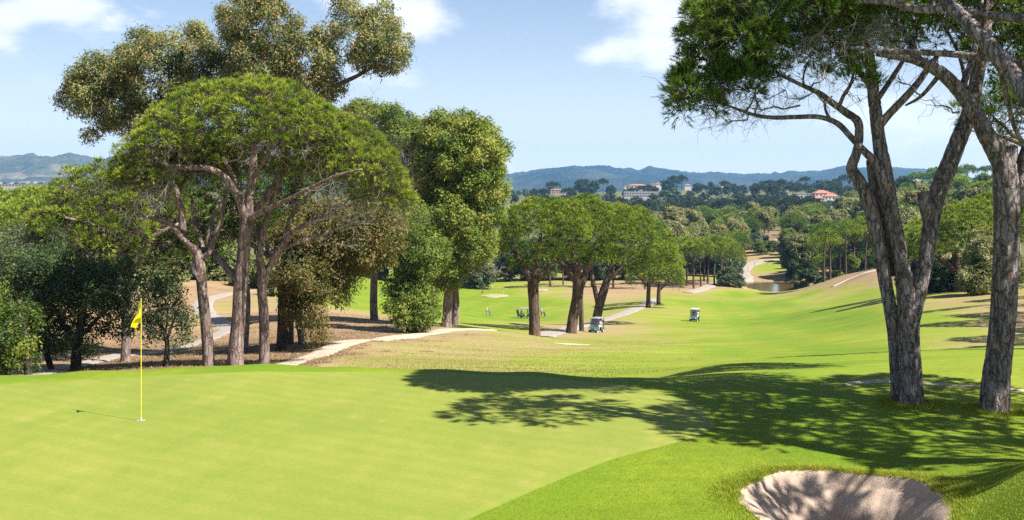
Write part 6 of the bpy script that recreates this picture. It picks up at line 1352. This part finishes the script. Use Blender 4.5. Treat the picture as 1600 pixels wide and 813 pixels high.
for k in range(16):
    px = rr.uniform(-20, 165); D_ = rr.uniform(3300, 4100); lo = P(px, 287.5 + rr.uniform(-3.5, 2.0), D_)
    if hs is None: hs = thing('house', 'tiny white house of the far town at the foot of the left mountain', 'house', lo, group='far town at the foot of the left mountain'); block(hs, -9, 9, 0, 12, 4.0, WALLW, (2.2,), 4, 1.6, 1.5, 'hip', rh=2.0, z0=-14)
    else: dup(hs, lo, rr.uniform(-.4, .4), rr.uniform(.3, .55))

# ------------------------------------------------------------------ short turf of the apron, longer grass round the bunker
def blade_field(name, X, Y, h, wd, mat, lean=0.5, seed=1, zoff=0.0):
    r = np.random.default_rng(seed); n = len(X); z = ground_z(X, Y) + zoff; b = np.stack([X, Y, z], 1)
    a = r.uniform(0, 2 * math.pi, n); side = np.stack([np.cos(a), np.sin(a), 0 * a], 1) * (wd * r.uniform(.7, 1.3, n))[:, None] / 2
    dd = r.normal(0, lean, (n, 2)); hh = h * r.uniform(.5, 1.25, n); tip = b + np.stack([dd[:, 0] * hh, dd[:, 1] * hh, hh], 1)
    b[:, 2] -= 0.01
    V = np.stack([b - side, b + side, tip], 1).reshape(-1, 3); T = np.repeat(np.clip(0.5 + 0.28 * fbm(X * 1.1, Y * 1.1, 3, 4) + r.normal(0, .16, n), 0, 1), 3)
    return mesh_np(name, V, np.arange(len(V)).reshape(-1, 3), mat, attrs={'tint': T}, kind='stuff')
TURF = leaf_mat('turf blades', [(0.0, (0.125, 0.179, 0.009)), (0.4, (0.212, 0.264, 0.013)), (0.75, (0.306, 0.319, 0.020)), (1.0, (0.413, 0.357, 0.066))], 0.35, nscale=.5)
r = np.random.default_rng(77); n = 360000
px = r.uniform(560, 1680, n); D_ = np.exp(r.uniform(math.log(11.4), math.log(24), n)); X = (px - CX) / F * D_; Y = D_
k = (inside(X, Y, GREEN_C, R_G) < r.normal(0.0, 0.03, n)) & (inside(X, Y, BUNK_C, R_B) < -0.02)
# sparser in the distance where the blades fuse
k &= r.random(n) < np.clip(1.2 - (D_ - 13) / 14, .25, 1)
blade_field('apron_grass', X[k], Y[k], 0.014, 0.010, TURF, 0.8, 2)
th = r.uniform(-math.pi, math.pi, 60000); off = np.abs(r.normal(0, 0.22, 60000)) - 0.02
rad_ = R_B(th) + off; X = BUNK_C[0] + rad_ * np.cos(th); Y = BUNK_C[1] + rad_ * np.sin(th)
keep = (r.random(len(X)) < np.clip(0.35 + 0.65 * np.sin(th) + .25 * np.cos(th), .12, 1))
blade_field('bunker_lip_grass', X[keep], Y[keep], 0.050, 0.010, TURF, 0.8, 3)
for (bx, rad0, nn_) in ((bR1, .36, 2600), (bR2, .40, 2600)):
    a = r.uniform(0, 6.28, nn_); q_ = rad0 + np.abs(r.normal(0, .22, nn_)); blade_field('tall_grass', bx[0] + q_ * np.cos(a), bx[1] + q_ * np.sin(a), 0.085, 0.009, TURF, 0.5, 5)

r = np.random.default_rng(78); n = 240000
px = r.uniform(380, 1180, n); D_ = np.exp(r.uniform(math.log(28), math.log(112), n)); X = (px - CX) / F * D_; dr = dry_at(X, D_) + 0.20 * fbm(X / 2.5, D_ / 2.5, 3, 12)
k = (dr > .30) & (dr < .70) & (r.random(n) < 0.26)
STRAW = leaf_mat('rough grass blades', [(0.0, (0.108, 0.144, 0.018)), (0.4, (0.216, 0.234, 0.041)), (0.7, (0.324, 0.278, 0.100)), (1.0, (0.450, 0.360, 0.198))], 0.3)
blade_field('rough_grass', X[k], D_[k], 0.055, 0.026, STRAW, 0.8, 9)
r = np.random.default_rng(79); n = 90000
px = r.uniform(120, 770, n); D_ = np.exp(r.uniform(math.log(40), math.log(122), n)); X = (px - CX) / F * D_; dr = dry_at(X, D_) + 0.3 * fbm(X / 1.6, D_ / 1.6, 3, 15)
k = dr > .74
LITTER = leaf_mat('dry litter and dead grass', [(0.0, (0.085, 0.050, 0.032)), (0.4, (0.185, 0.112, 0.066)), (0.75, (0.29, 0.21, 0.12)), (1.0, (0.14, 0.16, 0.04))], 0.2)
blade_field('leaf_litter', X[k], D_[k], 0.075, 0.055, LITTER, 1.3, 10)
# ------------------------------------------------------------------ clear summer air that blues the mountains
hz = MB().box((0, 3900, 100), (16000, 9400, 520)).build('haze', WHITE, None, kind='stuff'); hz.data.materials.clear()
hm_, ht_ = new_mat('air'); hv = ht_.add('ShaderNodeVolumePrincipled', inp={'Color': (0.24, 0.55, 1.0, 1), 'Density': 0.000072, 'Anisotropy': 0.1})
ht_.add('ShaderNodeOutputMaterial', inp={'Volume': hv.outputs[0]}); hz.data.materials.append(hm_)
if 0: print('TRIS', sum(sum(len(p.vertices) - 2 for p in m.polygons) for m in bpy.data.meshes))
